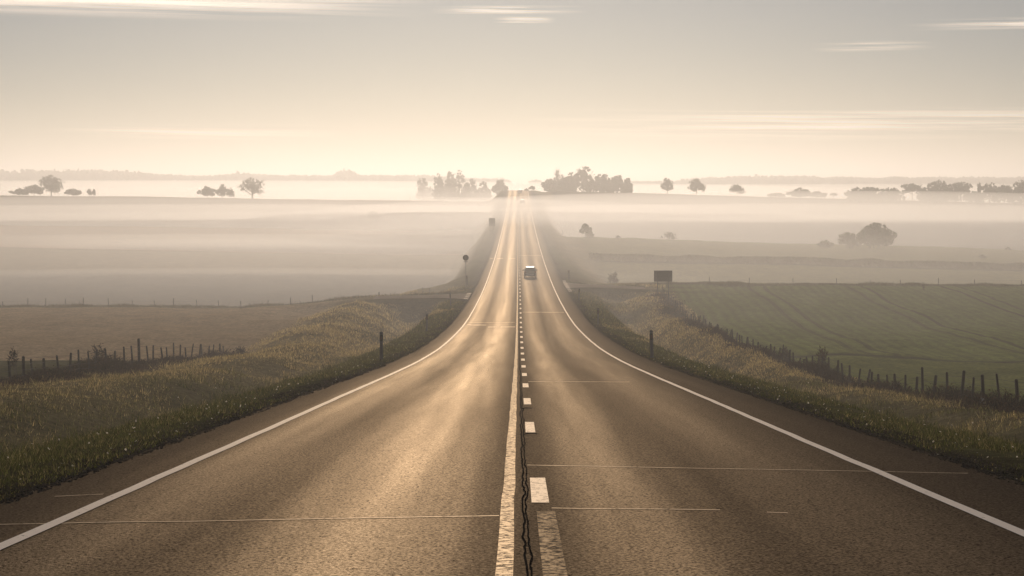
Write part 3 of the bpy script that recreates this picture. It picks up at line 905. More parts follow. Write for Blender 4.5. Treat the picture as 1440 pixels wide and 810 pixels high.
# twigs lying on the road by the centre joint
def twig(x, d, ln, label, curl):
    pts = []; rad = []
    for k in range(9):
        u = k / 8
        pts.append((ln * (u - .5), curl * math.sin(u * 2.6) * .09, .012 + .012 * math.sin(u * 3))); rad.append(.011 * (1 - .5 * abs(u - .4)))
    mb = MB().tube(pts, rad, 6)
    mb.tube([pts[5], (pts[5][0] + .03, pts[5][1] + .05, .02)], [.006, .003], 5)
    o = link("twig", mb.mesh("twig", m_bark, True), None, (x, d, float(road_z(d)) + .004), .1)
    tag(o, label, "twig", "twigs on the road")
twig(.20, 28.2, .24, "dark curved twig lying by the centre joint, nearer one", 1.0)
twig(.19, 36.4, .22, "dark twig lying by the centre joint between far dashes", -.4)

# ------------------------------------------------------------------ cars
m_car = simple("dark_grey_car_paint", (.055, .062, .062), .32, .3, .05)
m_glass = simple("tinted_car_glass", (.02, .025, .026), .12, 0, .05)
m_tyre = simple("tyre_rubber", (.02, .02, .02), .85)
m_rim = simple("alloy_rim", (.35, .35, .35), .35, .8)
m_red = simple("red_lens", (.22, .015, .012), .25)
m_plate = simple("pale_plate", (.6, .58, .52), .4)
m_chrome = simple("roof_rail", (.45, .45, .44), .3, .8)

def car_proto(label):
    r = thing("car", label, "car")
    # rear faces -y; stations: y, half width low/belt/roof, belt z, roof z
    st = [(-2.10, .78, .80, .62, .92, .98), (-2.05, .84, .86, .64, .98, 1.20), (-1.85, .86, .88, .66, 1.02, 1.54), (-1.5, .87, .89, .67, 1.02, 1.62),
          (-.3, .88, .89, .68, 1.00, 1.65), (.45, .88, .89, .67, .99, 1.58), (1.2, .88, .88, .72, .97, 1.06), (1.9, .84, .84, .70, .86, .92), (2.2, .74, .74, .6, .70, .76)]
    vs = []; fs = []
    n = 10
    for y, wl, wb, wr, zb, zr in st:
        half = [(wl * .92, .26), (wl, .42), (wb, .72), (wb * .985, zb), (wr, zr - .05), (wr * .8, zr)]
        ring = [(x, y, z) for x, z in half] + [(-x, y, z) for x, z in reversed(half)]
        vs += ring
    n = 12
    for i in range(len(st) - 1):
        for k in range(n):
            q = (k + 1) % n
            fs.append((i * n + k, (i + 1) * n + k, (i + 1) * n + q, i * n + q))
    fs.append(tuple(range(n - 1, -1, -1))[::-1]); fs.append(tuple((len(st) - 1) * n + k for k in range(n))[::-1])
    body = link("body", MB().add(vs, fs).mesh("body", m_car, False), r)
    bv = body.modifiers.new("soft", 'BEVEL'); bv.width = .03; bv.segments = 2
    # windows sit just proud of the shell
    link("rear_window", MB().add([(-.66, -2.085, 1.02), (.66, -2.085, 1.02), (.57, -1.90, 1.46), (-.57, -1.90, 1.46),
                                  (-.66, -2.03, 1.02), (.66, -2.03, 1.02), (.57, -1.84, 1.46), (-.57, -1.84, 1.46)],
                                 [(0, 1, 2, 3), (7, 6, 5, 4), (0, 4, 5, 1), (1, 5, 6, 2), (2, 6, 7, 3), (3, 7, 4, 0)]).mesh("rear_window", m_glass), r)
    for s in (-1, 1):
        for y0, y1 in ((-1.75, -.55), (-.45, .6)):
            a = [(s * .885, y0, 1.06), (s * .885, y1, 1.06), (s * .715, y1 - (.18 if y1 > 0 else 0), 1.5), (s * .715, y0 + .12, 1.5)]
            b = [(x - s * .04, y, z) for x, y, z in a]
            fsw = [(0, 1, 2, 3), (7, 6, 5, 4), (0, 4, 5, 1), (1, 5, 6, 2), (2, 6, 7, 3), (3, 7, 4, 0)]
            link("side_window", MB().add(a + b, fsw).mesh("side_window", m_glass), r)
        link("tail_light", MB().box((s * .74, -2.08, .93), (.16, .09, .26)).mesh("tail_light", m_red), r)
        mb = MB().box((s * 1.0, .52, 1.09), (.2, .12, .17), .85).tube([(s * .85, .52, 1.04), (s * .96, .52, 1.06)], .03, 6)
        link("mirror", mb.mesh("mirror", m_black), r)
        link("roof_rail", MB().tube([(s * .60, -1.5, 1.63), (s * .60, -1.3, 1.69), (s * .60, .1, 1.69), (s * .60, .3, 1.63)], .02, 6).mesh("roof_rail", m_chrome), r)
        for y in (-1.32, 1.32):
            w = link("wheel", MB().tube([(-.11, 0, 0), (-.09, 0, 0), (.09, 0, 0), (.11, 0, 0)], [.28, .335, .335, .28], 24).mesh("wheel", m_tyre, True), r, (s * .80, y, .335))
            link("rim", MB().tube([(-.02, 0, 0), (.02, 0, 0)], .2, 16).mesh("rim", m_rim), w, (s * .1, 0, 0))
    link("windscreen", MB().add([(-.74, 1.13, 1.10), (.74, 1.13, 1.10), (.60, .50, 1.54), (-.60, .50, 1.54), (-.74, 1.09, 1.06), (.74, 1.09, 1.06), (.60, .46, 1.50), (-.60, .46, 1.50)],
                                 [(3, 2, 1, 0), (4, 5, 6, 7), (1, 5, 4, 0), (2, 6, 5, 1), (3, 7, 6, 2), (0, 4, 7, 3)]).mesh("windscreen", m_glass), r)
    link("bumper", MB().box((0, -2.12, .52), (1.66, .16, .24), .96).mesh("bumper", m_black), r)
    link("pale_trim", MB().box((0, -2.205, .58), (1.15, .03, .15)).mesh("pale_trim", m_plate), r)
    link("spoiler", MB().box((0, -1.95, 1.585), (1.14, .26, .05)).mesh("spoiler", m_car), r)
    return r
slope = lambda d: math.atan((float(road_z(d + 3)) - float(road_z(d - 3))) / 6)
car = car_proto("grey estate car driving away in the right lane")
d = 250; car.location = (xat(745.5, d), d, float(road_z(d)) + .0); car.rotation_euler = (slope(d), 0, 0)
d = 690; c2 = dup(car, "far dim car driving away in the mist", (xat(734.5, d), d, float(road_z(d))), 0, None, "far cars"); c2.rotation_euler = (slope(d), 0, 0)
d = 800; c3 = dup(car, "farthest faint car at the crest of the road", (xat(731, d), d, float(road_z(d))), 0, None, "far cars"); c3.rotation_euler = (slope(d), 0, 0)

# ------------------------------------------------------------------ trees
def leaf_quads(P, r, g, flat=1.0):
    n = len(P)
    e1 = g.normal(0, 1, (n, 3)); e1 /= np.linalg.norm(e1, axis=1)[:, None]
    e2 = g.normal(0, 1, (n, 3)); e2 /= np.linalg.norm(e2, axis=1)[:, None]
    rr = (r * g.uniform(.55, 1.45, n))[:, None]
    V = np.stack([P - e1 * rr, P + e2 * rr * .7, P + e1 * rr, P - e2 * rr * .7], 1).reshape(-1, 3)
    return V

def tree(kindname, label, cat, loc, h, w, base=.2, leaves=2600, lr=.22, leafmat=None, seed=0, limbs=9, trunk_r=None, twigs=700, shape="round", group=None, rz=0, parts=True, lobes=9, stems=1):
    """tapered trunk with limbs, twigs and leaf sprays that fill an uneven crown; h height, w crown width (metres)"""
    g = np.random.default_rng(seed + 100); rd = random.Random(seed)
    root = thing(kindname, label, cat, loc, rz, group)
    tr = trunk_r or h * .02
    mb = MB()
    cz = h * (base + (1 - base) * .5); ch = h * (1 - base) * .5
    # an uneven crown: lobes of unlike size inside one outline
    LB = []
    for q in range(lobes):
        a = 6.283 * (q + rd.uniform(-.35, .35)) / lobes * 2.0
        v = -0.72 + 1.45 * ((q * .618 + rd.uniform(0, .2)) % 1.0)
        s_ = math.sqrt(max(0.05, 1 - v * v)) * rd.uniform(.35, .68)
        rr = rd.uniform(.30, .46) * (1 - .25 * max(0, v))
        LB.append((Vector((math.cos(a) * s_ * w / 2, math.sin(a) * s_ * w / 2, cz + v * (1 - rr * .8) * ch)), rr))
    LB.append((Vector((0, 0, cz + ch * .52)), .44)); LB.append((Vector((0, 0, cz)), .5))
    def in_crown(u):
        c, rr = rd.choice(LB)
        p = Vector((rd.gauss(0, 1), rd.gauss(0, 1), rd.gauss(0, 1))).normalized() * rr * rd.random() ** .4
        return c + Vector((p.x * w / 2, p.y * w / 2, p.z * ch))
    tips = []
    for sidx in range(stems):
        ox = 0 if stems == 1 else rd.uniform(-.25, .25) * w; oy = 0 if stems == 1 else rd.uniform(-.2, .2) * w
        top = h * (.72 if shape != "spire" else .97) * (1 if stems == 1 else rd.uniform(.6, 1))
        bx, by = rd.gauss(0, .02) * h, rd.gauss(0, .02) * h
        tp = [Vector((ox, oy, -.4)), Vector((ox + bx * .3, oy + by * .3, h * .15)), Vector((ox + bx, oy + by, top * .6)), Vector((ox + bx * 1.5, oy + by * 1.3, top))]
        mb.tube(tp, [tr * 1.35, tr, tr * .65, tr * .15], 7)
        for k in range(limbs):
            u = rd.uniform(max(.12, base * .8), .95)
            z = u * top
            s0 = Vector((ox + bx * u, oy + by * u, z))
            if shape == "spire":
                rr = w / 2 * (1.02 - u); a = rd.uniform(0, 6.28)
                e = Vector((math.cos(a) * rr, math.sin(a) * rr, z - .1 * rr))
            else:
                e = in_crown(1)
                if e.z < z: s0 = s0 * max(.15, e.z * .8 / max(z, .01)); z = s0.z
            mid = s0.lerp(e, .5) + Vector((rd.gauss(0, .03), rd.gauss(0, .03), rd.uniform(.0, .06))) * h
            r0 = tr * rd.uniform(.3, .5)
            mb.tube([s0, mid, e], [r0, r0 * .6, r0 * .15], 5, False)
            tips.append(e); tips.append(mid.lerp(e, .5))
            for j in range(3):
                e2 = in_crown(1)
                if (e2 - e).length > .45 * w: e2 = e.lerp(e2, .4)
                q = mid.lerp(e, rd.uniform(.2, .9))
                mb.tube([q, q.lerp(e2, .5) + Vector((0, 0, .02 * h)), e2], [r0 * .3, r0 * .2, r0 * .06], 4, False)
                tips.append(e2)
    link("trunk", mb.mesh("trunk", m_bark, True), root)
    T = np.array([tuple(t) for t in tips])
    # uneven crown: clumps of unlike size round the limb tips
    V = []
    nl = leaves
    if shape == "spire":
        P = T[g.integers(0, len(T), nl)] + g.normal(0, .06, (nl, 3)) * w
    else:
        cl = np.array([tuple(c) for c, _ in LB]); cr_ = np.array([r for _, r in LB])
        pr = cr_ ** 2; ci = g.choice(len(LB), nl, p=pr / pr.sum())
        off = g.normal(0, 1, (nl, 3)); off /= np.linalg.norm(off, axis=1)[:, None]
        off *= (g.random(nl) ** .38 * cr_[ci])[:, None] * np.array([w / 2, w / 2, ch]) * 1.0
        P = cl[ci] + off
        # leaves gather into clumps, leaving gaps
        cc = P[g.integers(0, nl, max(20, nl // 26))]
        for k0 in range(0, nl, 4000):
            q = P[k0:k0 + 4000]; dd_ = ((q[:, None] - cc[None]) ** 2).sum(-1); j = dd_.argmin(1)
            P[k0:k0 + 4000] = q + (cc[j] - q) * .38
    P[:, 2] = np.maximum(P[:, 2], h * .02)
    V.append(leaf_quads(P, lr, g))
    if twigs:
        ci = g.integers(0, len(T), twigs)
        A = T[ci] + g.normal(0, .02, (twigs, 3)) * w
        dirv = A - np.array([0, 0, cz * .8]); dirv /= np.linalg.norm(dirv, axis=1)[:, None]
        dirv = dirv + g.normal(0, .5, (twigs, 3)); ln = g.uniform(.03, .09, twigs) * h
        B = A + dirv * ln[:, None]
        s = g.normal(0, 1, (twigs, 3)); s /= np.linalg.norm(s, axis=1)[:, None]; s *= max(.03, lr * .16)
        V.append(np.stack([A - s, A + s, B + s * .3, B - s * .3], 1).reshape(-1, 3))
    V = np.concatenate(V); F = np.arange(len(V)).reshape(-1, 4)
    link("crown", new_mesh("crown", V, F, leafmat or m_leaf_ol), root)
    return root

def at_tree(px_c, y_base, y_top, wpx, d, **kw):
    """size from the photograph, foot on the ground at distance d"""
    x = xat(px_c, d); z = Hf(x, d)
    return dict(loc=(x, d, z - .1), h=max(1.0, (zat(y_top, d) - z) * 1.04), w=wpx / FPX * d * 1.2, **kw)

G1 = "hazy trees along the left crest"; G2 = "hazy trees along the right crest"; G3 = "trees in the misty clump left of the road"; G4 = "trees in the dark clump right of the road"
DL = 790; DR = 812
T = []
# left crest
for (px, top, w, d, lab, kn, cat, kw) in [
    (74, 245, 36, DL, "large round hazy tree with visible branches, tallest on the left crest", "broadleaf_tree", "tree", dict(lr=.27, leaves=3000, twigs=2200, leafmat=m_leaf_ol, seed=1, limbs=16, base=.04, lobes=13)),
    (50, 259, 30, DL + 3, "broad low bush at the left foot of the large round tree", "bush", "bush", dict(lr=.45, leaves=1500, seed=2, base=.02)),
    (31, 265, 28, DL - 2, "leftmost low bush of the clump on the left crest", "bush", "bush", dict(lr=.45, leaves=1300, seed=3, base=.02)),
    (104, 265, 24, DL, "rounded bush just right of the large round tree", "bush", "bush", dict(lr=.45, leaves=1100, seed=4, base=.02)),
    (128, 264, 7, DL + 4, "slim upright poplar at the right end of the left clump", "poplar_tree", "tree", dict(lr=.3, leaves=500, twigs=500, seed=5, base=.05, leafmat=m_twig)),
    (134, 265, 6, DL + 6, "thinner upright poplar just right of another slim poplar", "poplar_tree", "tree", dict(lr=.3, leaves=350, twigs=450, seed=6, base=.05, leafmat=m_twig)),
    (293, 262, 30, DL - 2, "flat topped thicket left of the lone feathery tree", "bush", "bush", dict(lr=.42, leaves=1400, seed=7, base=.02, leafmat=m_leaf_br)),
    (314, 259, 20, DL + 2, "taller bush joined to a flat topped thicket", "bush", "bush", dict(lr=.42, leaves=1000, seed=8, base=.02)),
    (356, 248, 36, DL - 3, "lone feathery tree with a clear trunk on the left crest", "broadleaf_tree", "tree", dict(lr=.25, leaves=2300, twigs=2200, seed=9, limbs=16, base=.10, lobes=13, trunk_r=.38)),
    (326, 264, 14, DL + 9, "small faint shrub at the left foot of the lone feathery tree", "bush", "bush", dict(lr=.4, leaves=420, seed=10, base=.02)),
]:
    tree(kn, lab, cat, group=G1, **at_tree(px, 0, top, w, d, **kw))
# misty clump left of the road
for i, (px, top, w, d, lab) in enumerate([
    (618, 243, 20, 1010, "rounded misty tree at the left end of the clump by the road"),
    (633, 238, 20, 1020, "narrow tall misty tree second from left in the clump"),
    (648, 237, 28, 1015, "widest and tallest misty tree in the left clump"),
    (664, 248, 26, 1025, "sloping misty tree right of the widest one"),
    (680, 254, 26, 1020, "low misty tree at the right end of the left clump"),
    (596, 249, 26, 1060, "very faint low tree left of the misty clump"),
    (703, 252, 22, 960, "round pale tree standing alone left of the road crest")]):
    tree("misty_tree", lab, "tree", group=G3, **at_tree(px, 0, top, w, d, lr=.6, leaves=1700, twigs=300, seed=20 + i, base=.04, leafmat=m_leaf_dk))
# right clump by the road
for i, (px, top, w, d, lab, kn) in enumerate([
    (780, 250, 38, 850, "dark rounded tree at the left end of the right clump", "dense_tree"),
    (820, 234, 52, 858, "tallest domed tree of the dark right clump", "dense_tree"),
    (800, 247, 34, 845, "dark filler tree between the domed tree and the left end", "dense_tree"),
    (848, 244, 42, 850, "dark sloping tree right of the tallest domed tree", "dense_tree"),
    (868, 246, 30, 855, "dark rounded tree in the right half of the clump", "dense_tree"),
    (882, 250, 18, 848, "dark small tree at the right end of the clump", "dense_tree")]):
    tree(kn, lab, "tree", group=G4, **at_tree(px, 0, top, w, d, lr=.55, leaves=3000, twigs=350, seed=40 + i, base=.02, leafmat=m_leaf_dk, limbs=14))
for i, (px, top, lab) in enumerate([(784, 236, "thin bare tree rising above the left end of the right clump"), (790, 241, "shorter thin bare tree beside a taller bare one")]):
    tree("bare_tree", lab, "tree", group=G4, **at_tree(px, 0, top, 9, 862, lr=.2, leaves=80, twigs=700, seed=50 + i, base=.3, leafmat=m_twig, limbs=12, trunk_r=.3))
tree("slender_tree", "small slender tree close to the right edge of the road crest", "tree", **at_tree(748, 0, 261, 10, 830, lr=.35, leaves=380, twigs=300, seed=55, base=.15))
tree("slender_tree", "tiny faint tree where the road meets the crest", "tree", **at_tree(741, 0, 265, 7, 850, lr=.35, leaves=200, twigs=160, seed=56, base=.1))
# right crest
for (px, top, w, d, lab, kn, cat, kw) in [
    (938, 249, 22, DR, "loose open tree just right of the dark clump", "broadleaf_tree", "tree", dict(lr=.42, leaves=800, twigs=900, seed=60, base=.1)),
    (978, 251, 28, DR, "open rounded tree left of a smaller lone one on the crest", "broadleaf_tree", "tree", dict(lr=.42, leaves=1300, twigs=1200, seed=61, base=.08, limbs=13)),
    (1036, 259, 25, DR, "small lone dome shaped tree on the right crest", "broadleaf_tree", "tree", dict(lr=.36, leaves=900, twigs=1100, seed=62, base=.08, limbs=13)),
    (1090, 271, 26, DR, "low dark bush at the left end of the thicket", "bush", "bush", dict(lr=.45, leaves=900, seed=63, base=.02)),
    (1125, 264, 38, DR + 2, "widest rounded bush in the middle of the thicket", "bush", "bush", dict(lr=.42, leaves=1900, seed=64, base=.02)),
    (1148, 269, 26, DR, "sloping bush at the right end of the thicket", "bush", "bush", dict(lr=.42, leaves=1000, seed=65, base=.02)),
    (1171, 271, 13, DR - 2, "tiny umbrella shaped tree right of the thicket", "small_tree", "tree", dict(lr=.3, leaves=420, twigs=150, seed=66, base=.45, trunk_r=.16)),
]:
    tree(kn, lab, cat, group=G2, **at_tree(px, 0, top, w, d, **kw))
GR = "trees in the belt on the far right"
for i, (px, top, w, lab, kw) in enumerate([
    (1204, 263, 24, "low leafy tree at the left end of the far right belt", {}),
    (1222, 261, 28, "leafy tree second from the left end of the belt", {}),
    (1250, 263, 30, "broad leafy tree left of the layered pine", {}),
    (1281, 257, 30, "layered pine with gaps showing pale mist", dict(leaves=900, base=.35)),
    (1302, 262, 24, "low tree filling the gap right of the layered pine", {}),
    (1318, 252, 30, "tall rounded tree in the middle of the belt", {}),
    (1350, 254, 28, "tall tree with a gap under its crown left of the spire", dict(leaves=1500, base=.15)),
    (1336, 264, 26, "low bushy tree between two tall ones in the belt", {}),
    (1375, 257, 7, "thin pointed spire conifer in the belt", dict(shape="spire", leaves=700, base=.02, limbs=30, trunk_r=.2)),
    (1390, 256, 26, "rounded tree just right of the spire conifer", dict(leaves=1500)),
    (1368, 268, 20, "low bush at the foot of the spire conifer", {}),
    (1410, 258, 24, "leafy tree second from the frame's right edge", {}),
    (1432, 253, 32, "dark dense tree at the far right of the belt", dict(leaves=2800)),
    (1462, 252, 36, "dark dense tree running off past the right of the belt", dict(leaves=2600))]):
    k = dict(lr=.48, leaves=2100, twigs=350, base=.0, leafmat=m_leaf_dk, seed=70 + i, limbs=12, lobes=12); k.update(kw)
    tree("conifer" if "spire" in lab else ("pine_tree" if "pine" in lab and "left of" not in lab and "right of" not in lab else "belt_tree"), lab, "tree", group=GR, **at_tree(px, 0, top, w * (1.35 if w > 12 else 1), 760 + (i % 4) * 6, **k))
# middle distance
tree("small_tree", "small dark rounded tree standing alone above the right bank", "tree", **at_tree(823, 0, 314, 19, 432, lr=.24, leaves=2000, twigs=150, seed=90, base=.12, leafmat=m_leaf_dk))
tree("bush", "low bush at the right foot of the small dark rounded tree", "bush", **at_tree(830, 0, 325, 11, 430, lr=.22, leaves=500, twigs=80, seed=91, base=.02, leafmat=m_leaf_dk))
tree("bush", "sparse twiggy shrub on the crest behind the hedge", "bush", **at_tree(942, 0, 325, 22, 432, lr=.16, leaves=260, twigs=800, seed=92, base=.02, leafmat=m_leaf_ol, stems=3, trunk_r=.05))
tree("bush", "tiny sparse shrub on the crest beside the lone rounded tree", "bush", **at_tree(869, 0, 330, 9, 432, lr=.14, leaves=80, twigs=250, seed=93, base=.02, stems=2, trunk_r=.04))
tree("large_bush", "large domed bush, biggest on the right field", "bush", **at_tree(1230, 0, 313, 60, 418, lr=.24, leaves=9000, twigs=2600, seed=94, base=.0, limbs=26, stems=3, trunk_r=.14, leafmat=m_leaf_ol))
tree("large_bush", "medium loose bush joined to the left of the large domed bush", "bush", **at_tree(1194, 0, 325, 44, 415, lr=.2, leaves=1700, twigs=1500, seed=95, base=.0, limbs=16, stems=3, trunk_r=.1, leafmat=m_leaf_br))
tree("large_bush", "low rounded bush at the left end of the bush group", "bush", **at_tree(1160, 0, 337, 24, 413, lr=.2, leaves=1500, twigs=700, seed=96, base=.0, limbs=14, stems=3, trunk_r=.08, leafmat=m_leaf_ol))
tree("bare_bush", "leafless twiggy bush below the right lane on the bank", "bush", **at_tree(863, 0, 381, 22, 262, lr=.1, leaves=150, twigs=900, seed=97, base=.02, stems=4, trunk_r=.05, leafmat=m_twig))
tree("bare_bush", "leafless bush at the far end of the left fence", "bush", **at_tree(338, 0, 485, 30, 127, lr=.05, leaves=160, twigs=900, seed=98, base=.02, stems=5, trunk_r=.035, leafmat=m_twig))
tree("sapling", "tall twiggy sapling growing through the right fence", "bush", **at_tree(1157, 0, 484, 24, 101, lr=.045, leaves=110, twigs=420, seed=99, base=.05, stems=3, trunk_r=.03, leafmat=m_leaf_br))
tree("bare_bush", "low brown bush behind the right fence left of the sapling", "bush", **at_tree(1105, 0, 484, 20, 116, lr=.06, leaves=500, twigs=300, seed=101, base=.02, stems=4, trunk_r=.03, leafmat=m_leaf_br))
tree("dry_weed", "tall thin dried weed behind the leftmost fence posts", "plant", **at_tree(17, 0, 479, 16, 78, lr=.03, leaves=45, twigs=120, seed=102, base=.3, stems=4, trunk_r=.014, limbs=5, leafmat=m_twig))
tree("dry_weed", "faint dried weeds behind the middle of the left fence", "plant", **at_tree(138, 0, 481, 26, 95, lr=.035, leaves=100, twigs=160, seed=103, base=.3, stems=5, trunk_r=.012, limbs=5, leafmat=m_twig))
tree("misty_tree", "ghostly round tree swallowed by mist on the left slope", "tree", **at_tree(527, 0, 297, 26, 640, lr=.4, leaves=1100, twigs=200, seed=104, base=.05))
tree("bush", "small bush breaking the misty edge of the pink field", "bush", **at_tree(634, 0, 321, 11, 556, lr=.3, leaves=300, twigs=60, seed=105, base=.02))
tree("bush", "faint shrub on the right field near the frame edge", "bush", **at_tree(1381, 0, 357, 13, 380, lr=.2, leaves=160, twigs=300, seed=106, base=.02, stems=3, trunk_r=.05))
tree("bush", "tiny faint shrub on the crest at the far right", "bush", **at_tree(1417, 0, 346, 9, 432, lr=.2, leaves=110, twigs=150, seed=107, base=.02, stems=2, trunk_r=.05))
tree("dry_weed", "small dark plant against the mist on the green field crest", "plant", **at_tree(1298, 0, 395, 6, 221, lr=.07, leaves=60, twigs=50, seed=108, base=.05, stems=2, trunk_r=.02, limbs=4, leafmat=m_twig))

# hedge along the right field: one planted row
def hedge():
    g = np.random.default_rng(33); n = 42000
    x = 14 + g.random(n) ** .9 * 150; d = 338 + (x - 24) * .02 + g.normal(0, .6, n)
    h = np.clip(1.25 + vnoise(x / 5, x * 0, 34) * .6 + vnoise(x / 40, x * 0, 35) * .5, .5, 3)
    z = H(x, d) + h * g.random(n) ** .7
    P = np.stack([x, d, z], -1)
    V = leaf_quads(P, .16, g); F = np.arange(len(V)).reshape(-1, 4)
    o = link("hedge", new_mesh("hedge", V, F, m_leaf_br)); tag(o, "long low brown hedge crossing the right fields", "hedge")
hedge()

# far woods, one mass on each ridge
def woods(name, px0, px1, d0, d1, n, hh, label, seed, top_px):
    g = np.random.default_rng(seed); V = []
    d = g.uniform(d0, d1, n); px = g.uniform(px0, px1, n)
    x = (px - 729) / FPX * d
    z = H(x, d)
    ridge = np.interp(px, [a for a, b in top_px], [b for a, b in top_px])
    top = (265 - ridge) / FPX * d
    for k in range(n):
        h = max(6.0, min(top[k] - z[k], 30.0)) * (g.uniform(.80, 1.0) if g.random() > .12 else g.uniform(1.0, 1.13))
        w = g.uniform(7, 15); m = 60
        conifer = g.random() < .3
        o = g.normal(0, 1, (m, 3)); o /= np.linalg.norm(o, axis=1)[:, None]
        q = g.random(m)
        if conifer:
            zz = q * h; rr = (1 - q) * w * .28 + .3
            P = np.stack([o[:, 0] * rr, o[:, 1] * rr, zz], -1)
        else:
            P = o * (g.random(m) ** .4)[:, None] * np.array([w / 2, w / 2, h * .42]); P[:, 2] += h * .58
        P += np.array([x[k], d[k], z[k]])
        V.append(leaf_quads(P, 1.7, g))
        s = np.array([[x[k] - .3, d[k], z[k] - 1], [x[k] + .3, d[k], z[k] - 1], [x[k] + .15, d[k], z[k] + h * .6], [x[k] - .15, d[k], z[k] + h * .6]])
        V.append(s)
    V = np.concatenate(V); F = np.arange(len(V)).reshape(-1, 4)
    kind(link(name, new_mesh(name, V, F, m_leaf_dk)), "stuff", label)
woods("far_woods", -160, 760, 1850, 2150, 1300, 16, "hazy wooded ridge on the left horizon", 35,
      [(-160, 243), (0, 240), (60, 240), (130, 239), (210, 243), (262, 249), (290, 250), (335, 243), (380, 247), (470, 248), (480, 239), (495, 240), (505, 248), (600, 247), (700, 258), (760, 262)])
woods("far_woods", 880, 1620, 1850, 2150, 1100, 14, "hazy wooded ridge on the right horizon", 36,
      [(880, 258), (930, 256), (1000, 250), (1070, 247), (1130, 248), (1230, 251), (1260, 249), (1330, 252), (1440, 253), (1620, 252)])

# ------------------------------------------------------------------ air
def volume(name, dens, col=(1, .965, .915), g=.56):
    m = bpy.data.materials.new(name); m.use_nodes = True
    N = m.node_tree.nodes; L = m.node_tree.links
    N.clear(); out = N.new("ShaderNodeOutputMaterial"); v = N.new("ShaderNodeVolumePrincipled")
    v.inputs["Color"].default_value = (*col, 1); v.inputs["Density"].default_value = dens; v.inputs["Anisotropy"].default_value = g
    v.inputs["Density Attribute"].default_value = ""
    L.new(v.outputs[0], out.inputs["Volume"])
    m.cycles.homogeneous_volume = True
    return m
HAZE = .00075
mb = MB().box((0, 2570, 10), (4640, 5280, 76))
hz = kind(link("haze", mb.mesh("haze", volume("haze_air", HAZE))), "stuff", "warm morning haze filling the valley")

def mist(px, d, z, a, b, c, dens, label, up=1.0):
    """a flat bank of ground mist; a, b, c half sizes"""
    vs = []; fs = []; nu, nv = 40, 14
    rd = np.random.default_rng(int(d))
    for i in range(nv + 1):
        th = math.pi * i / nv
        for k in range(nu):
            ph = 2 * math.pi * k / nu
            zz = math.cos(th); zz = zz if zz > 0 else zz * .45
            vs.append((a * math.sin(th) * math.cos(ph), b * math.sin(th) * math.sin(ph), c * zz))
    for i in range(nv):
        for k in range(nu):
            q = (k + 1) % nu
            fs.append((i * nu + k, (i + 1) * nu + k, (i + 1) * nu + q, i * nu + q))
    o = link("mist_bank", MB().add(vs, fs).mesh("mist_bank", dens, True), None, (xat(px, d), d, z))
    kind(o, "stuff", label)
def banks(px, d, z, a, b, c, dens, label):
    """nested banks, so the top of the mist thins out"""
    m = volume("mist_air", dens / 2.2, (1, .965, .91))
    for k, (f, h) in enumerate(((1.0, 1.25), (.93, .85), (.84, .5))):
        o = mist(px, d, z, a * f, b * f, c * h, m, label + ("", ", inner", ", lowest")[k])
banks(250, 1240, -9, 640, 390, 12, .007, "bright mist lying beyond the left crest")
banks(1250, 1240, -9, 540, 370, 10, .005, "bright mist lying beyond the right crest")
banks(300, 665, -13, 235, 105, 8.5, .009, "thin mist on the slope below the left crest")
banks(1150, 615, -15, 215, 165, 11.5, .010, "deep mist filling the hollow behind the right field")
banks(729, 480, -14.5, 500, 340, 7.8, .0020, "thin mist spread across the valley floor")
banks(300, 500, -18, 160, 60, 3.6, .012, "thin mist behind the crest of the left field")
banks(300, 276, -19, 135, 88, 3.8, .005, "thin mist in the hollow of the left field")

# ------------------------------------------------------------------ light, sky, camera
SUN_EL, SUN_AZ = R(16), R(-1.8)
sd = Vector((math.sin(SUN_AZ) * math.cos(SUN_EL), math.cos(SUN_AZ) * math.cos(SUN_EL), math.sin(SUN_EL)))
sl = bpy.data.lights.new("sun", 'SUN'); sl.energy = 5.0; sl.angle = R(.6); sl.color = (1, .845, .70)
so = bpy.data.objects.new("sun", sl); C.objects.link(so)
so.rotation_euler = (-sd).to_track_quat('-Z', 'Y').to_euler()

w = bpy.data.worlds.new("World"); scene.world = w; w.use_nodes = True
N = w.node_tree.nodes; L = w.node_tree.links
bg = N["Background"]
sky = N.new("ShaderNodeTexSky"); sky.sky_type = 'NISHITA'; sky.sun_disc = False
sky.sun_elevation = SUN_EL; sky.sun_rotation = SUN_AZ
sky.air_density = 1.0; sky.dust_density = .25; sky.ozone_density = 1.5; sky.altitude = 0
bg.inputs["Strength"].default_value = .05

def mnode(op, a, b=None, c=None, clamp=False):
    n = N.new("ShaderNodeMath"); n.operation = op; n.use_clamp = clamp
    for i, v in enumerate((a, b, c)):
        if v is None: continue
        if isinstance(v, (int, float)): n.inputs[i].default_value = v
        else: L.new(v, n.inputs[i])
    return n.outputs[0]
tc = N.new("ShaderNodeTexCoord"); sp = N.new("ShaderNodeSeparateXYZ"); L.new(tc.outputs["Generated"], sp.inputs[0])
az = mnode('ARCTAN2', sp.outputs["X"], sp.outputs["Y"]); elv = mnode('ARCSINE', sp.outputs["Z"])
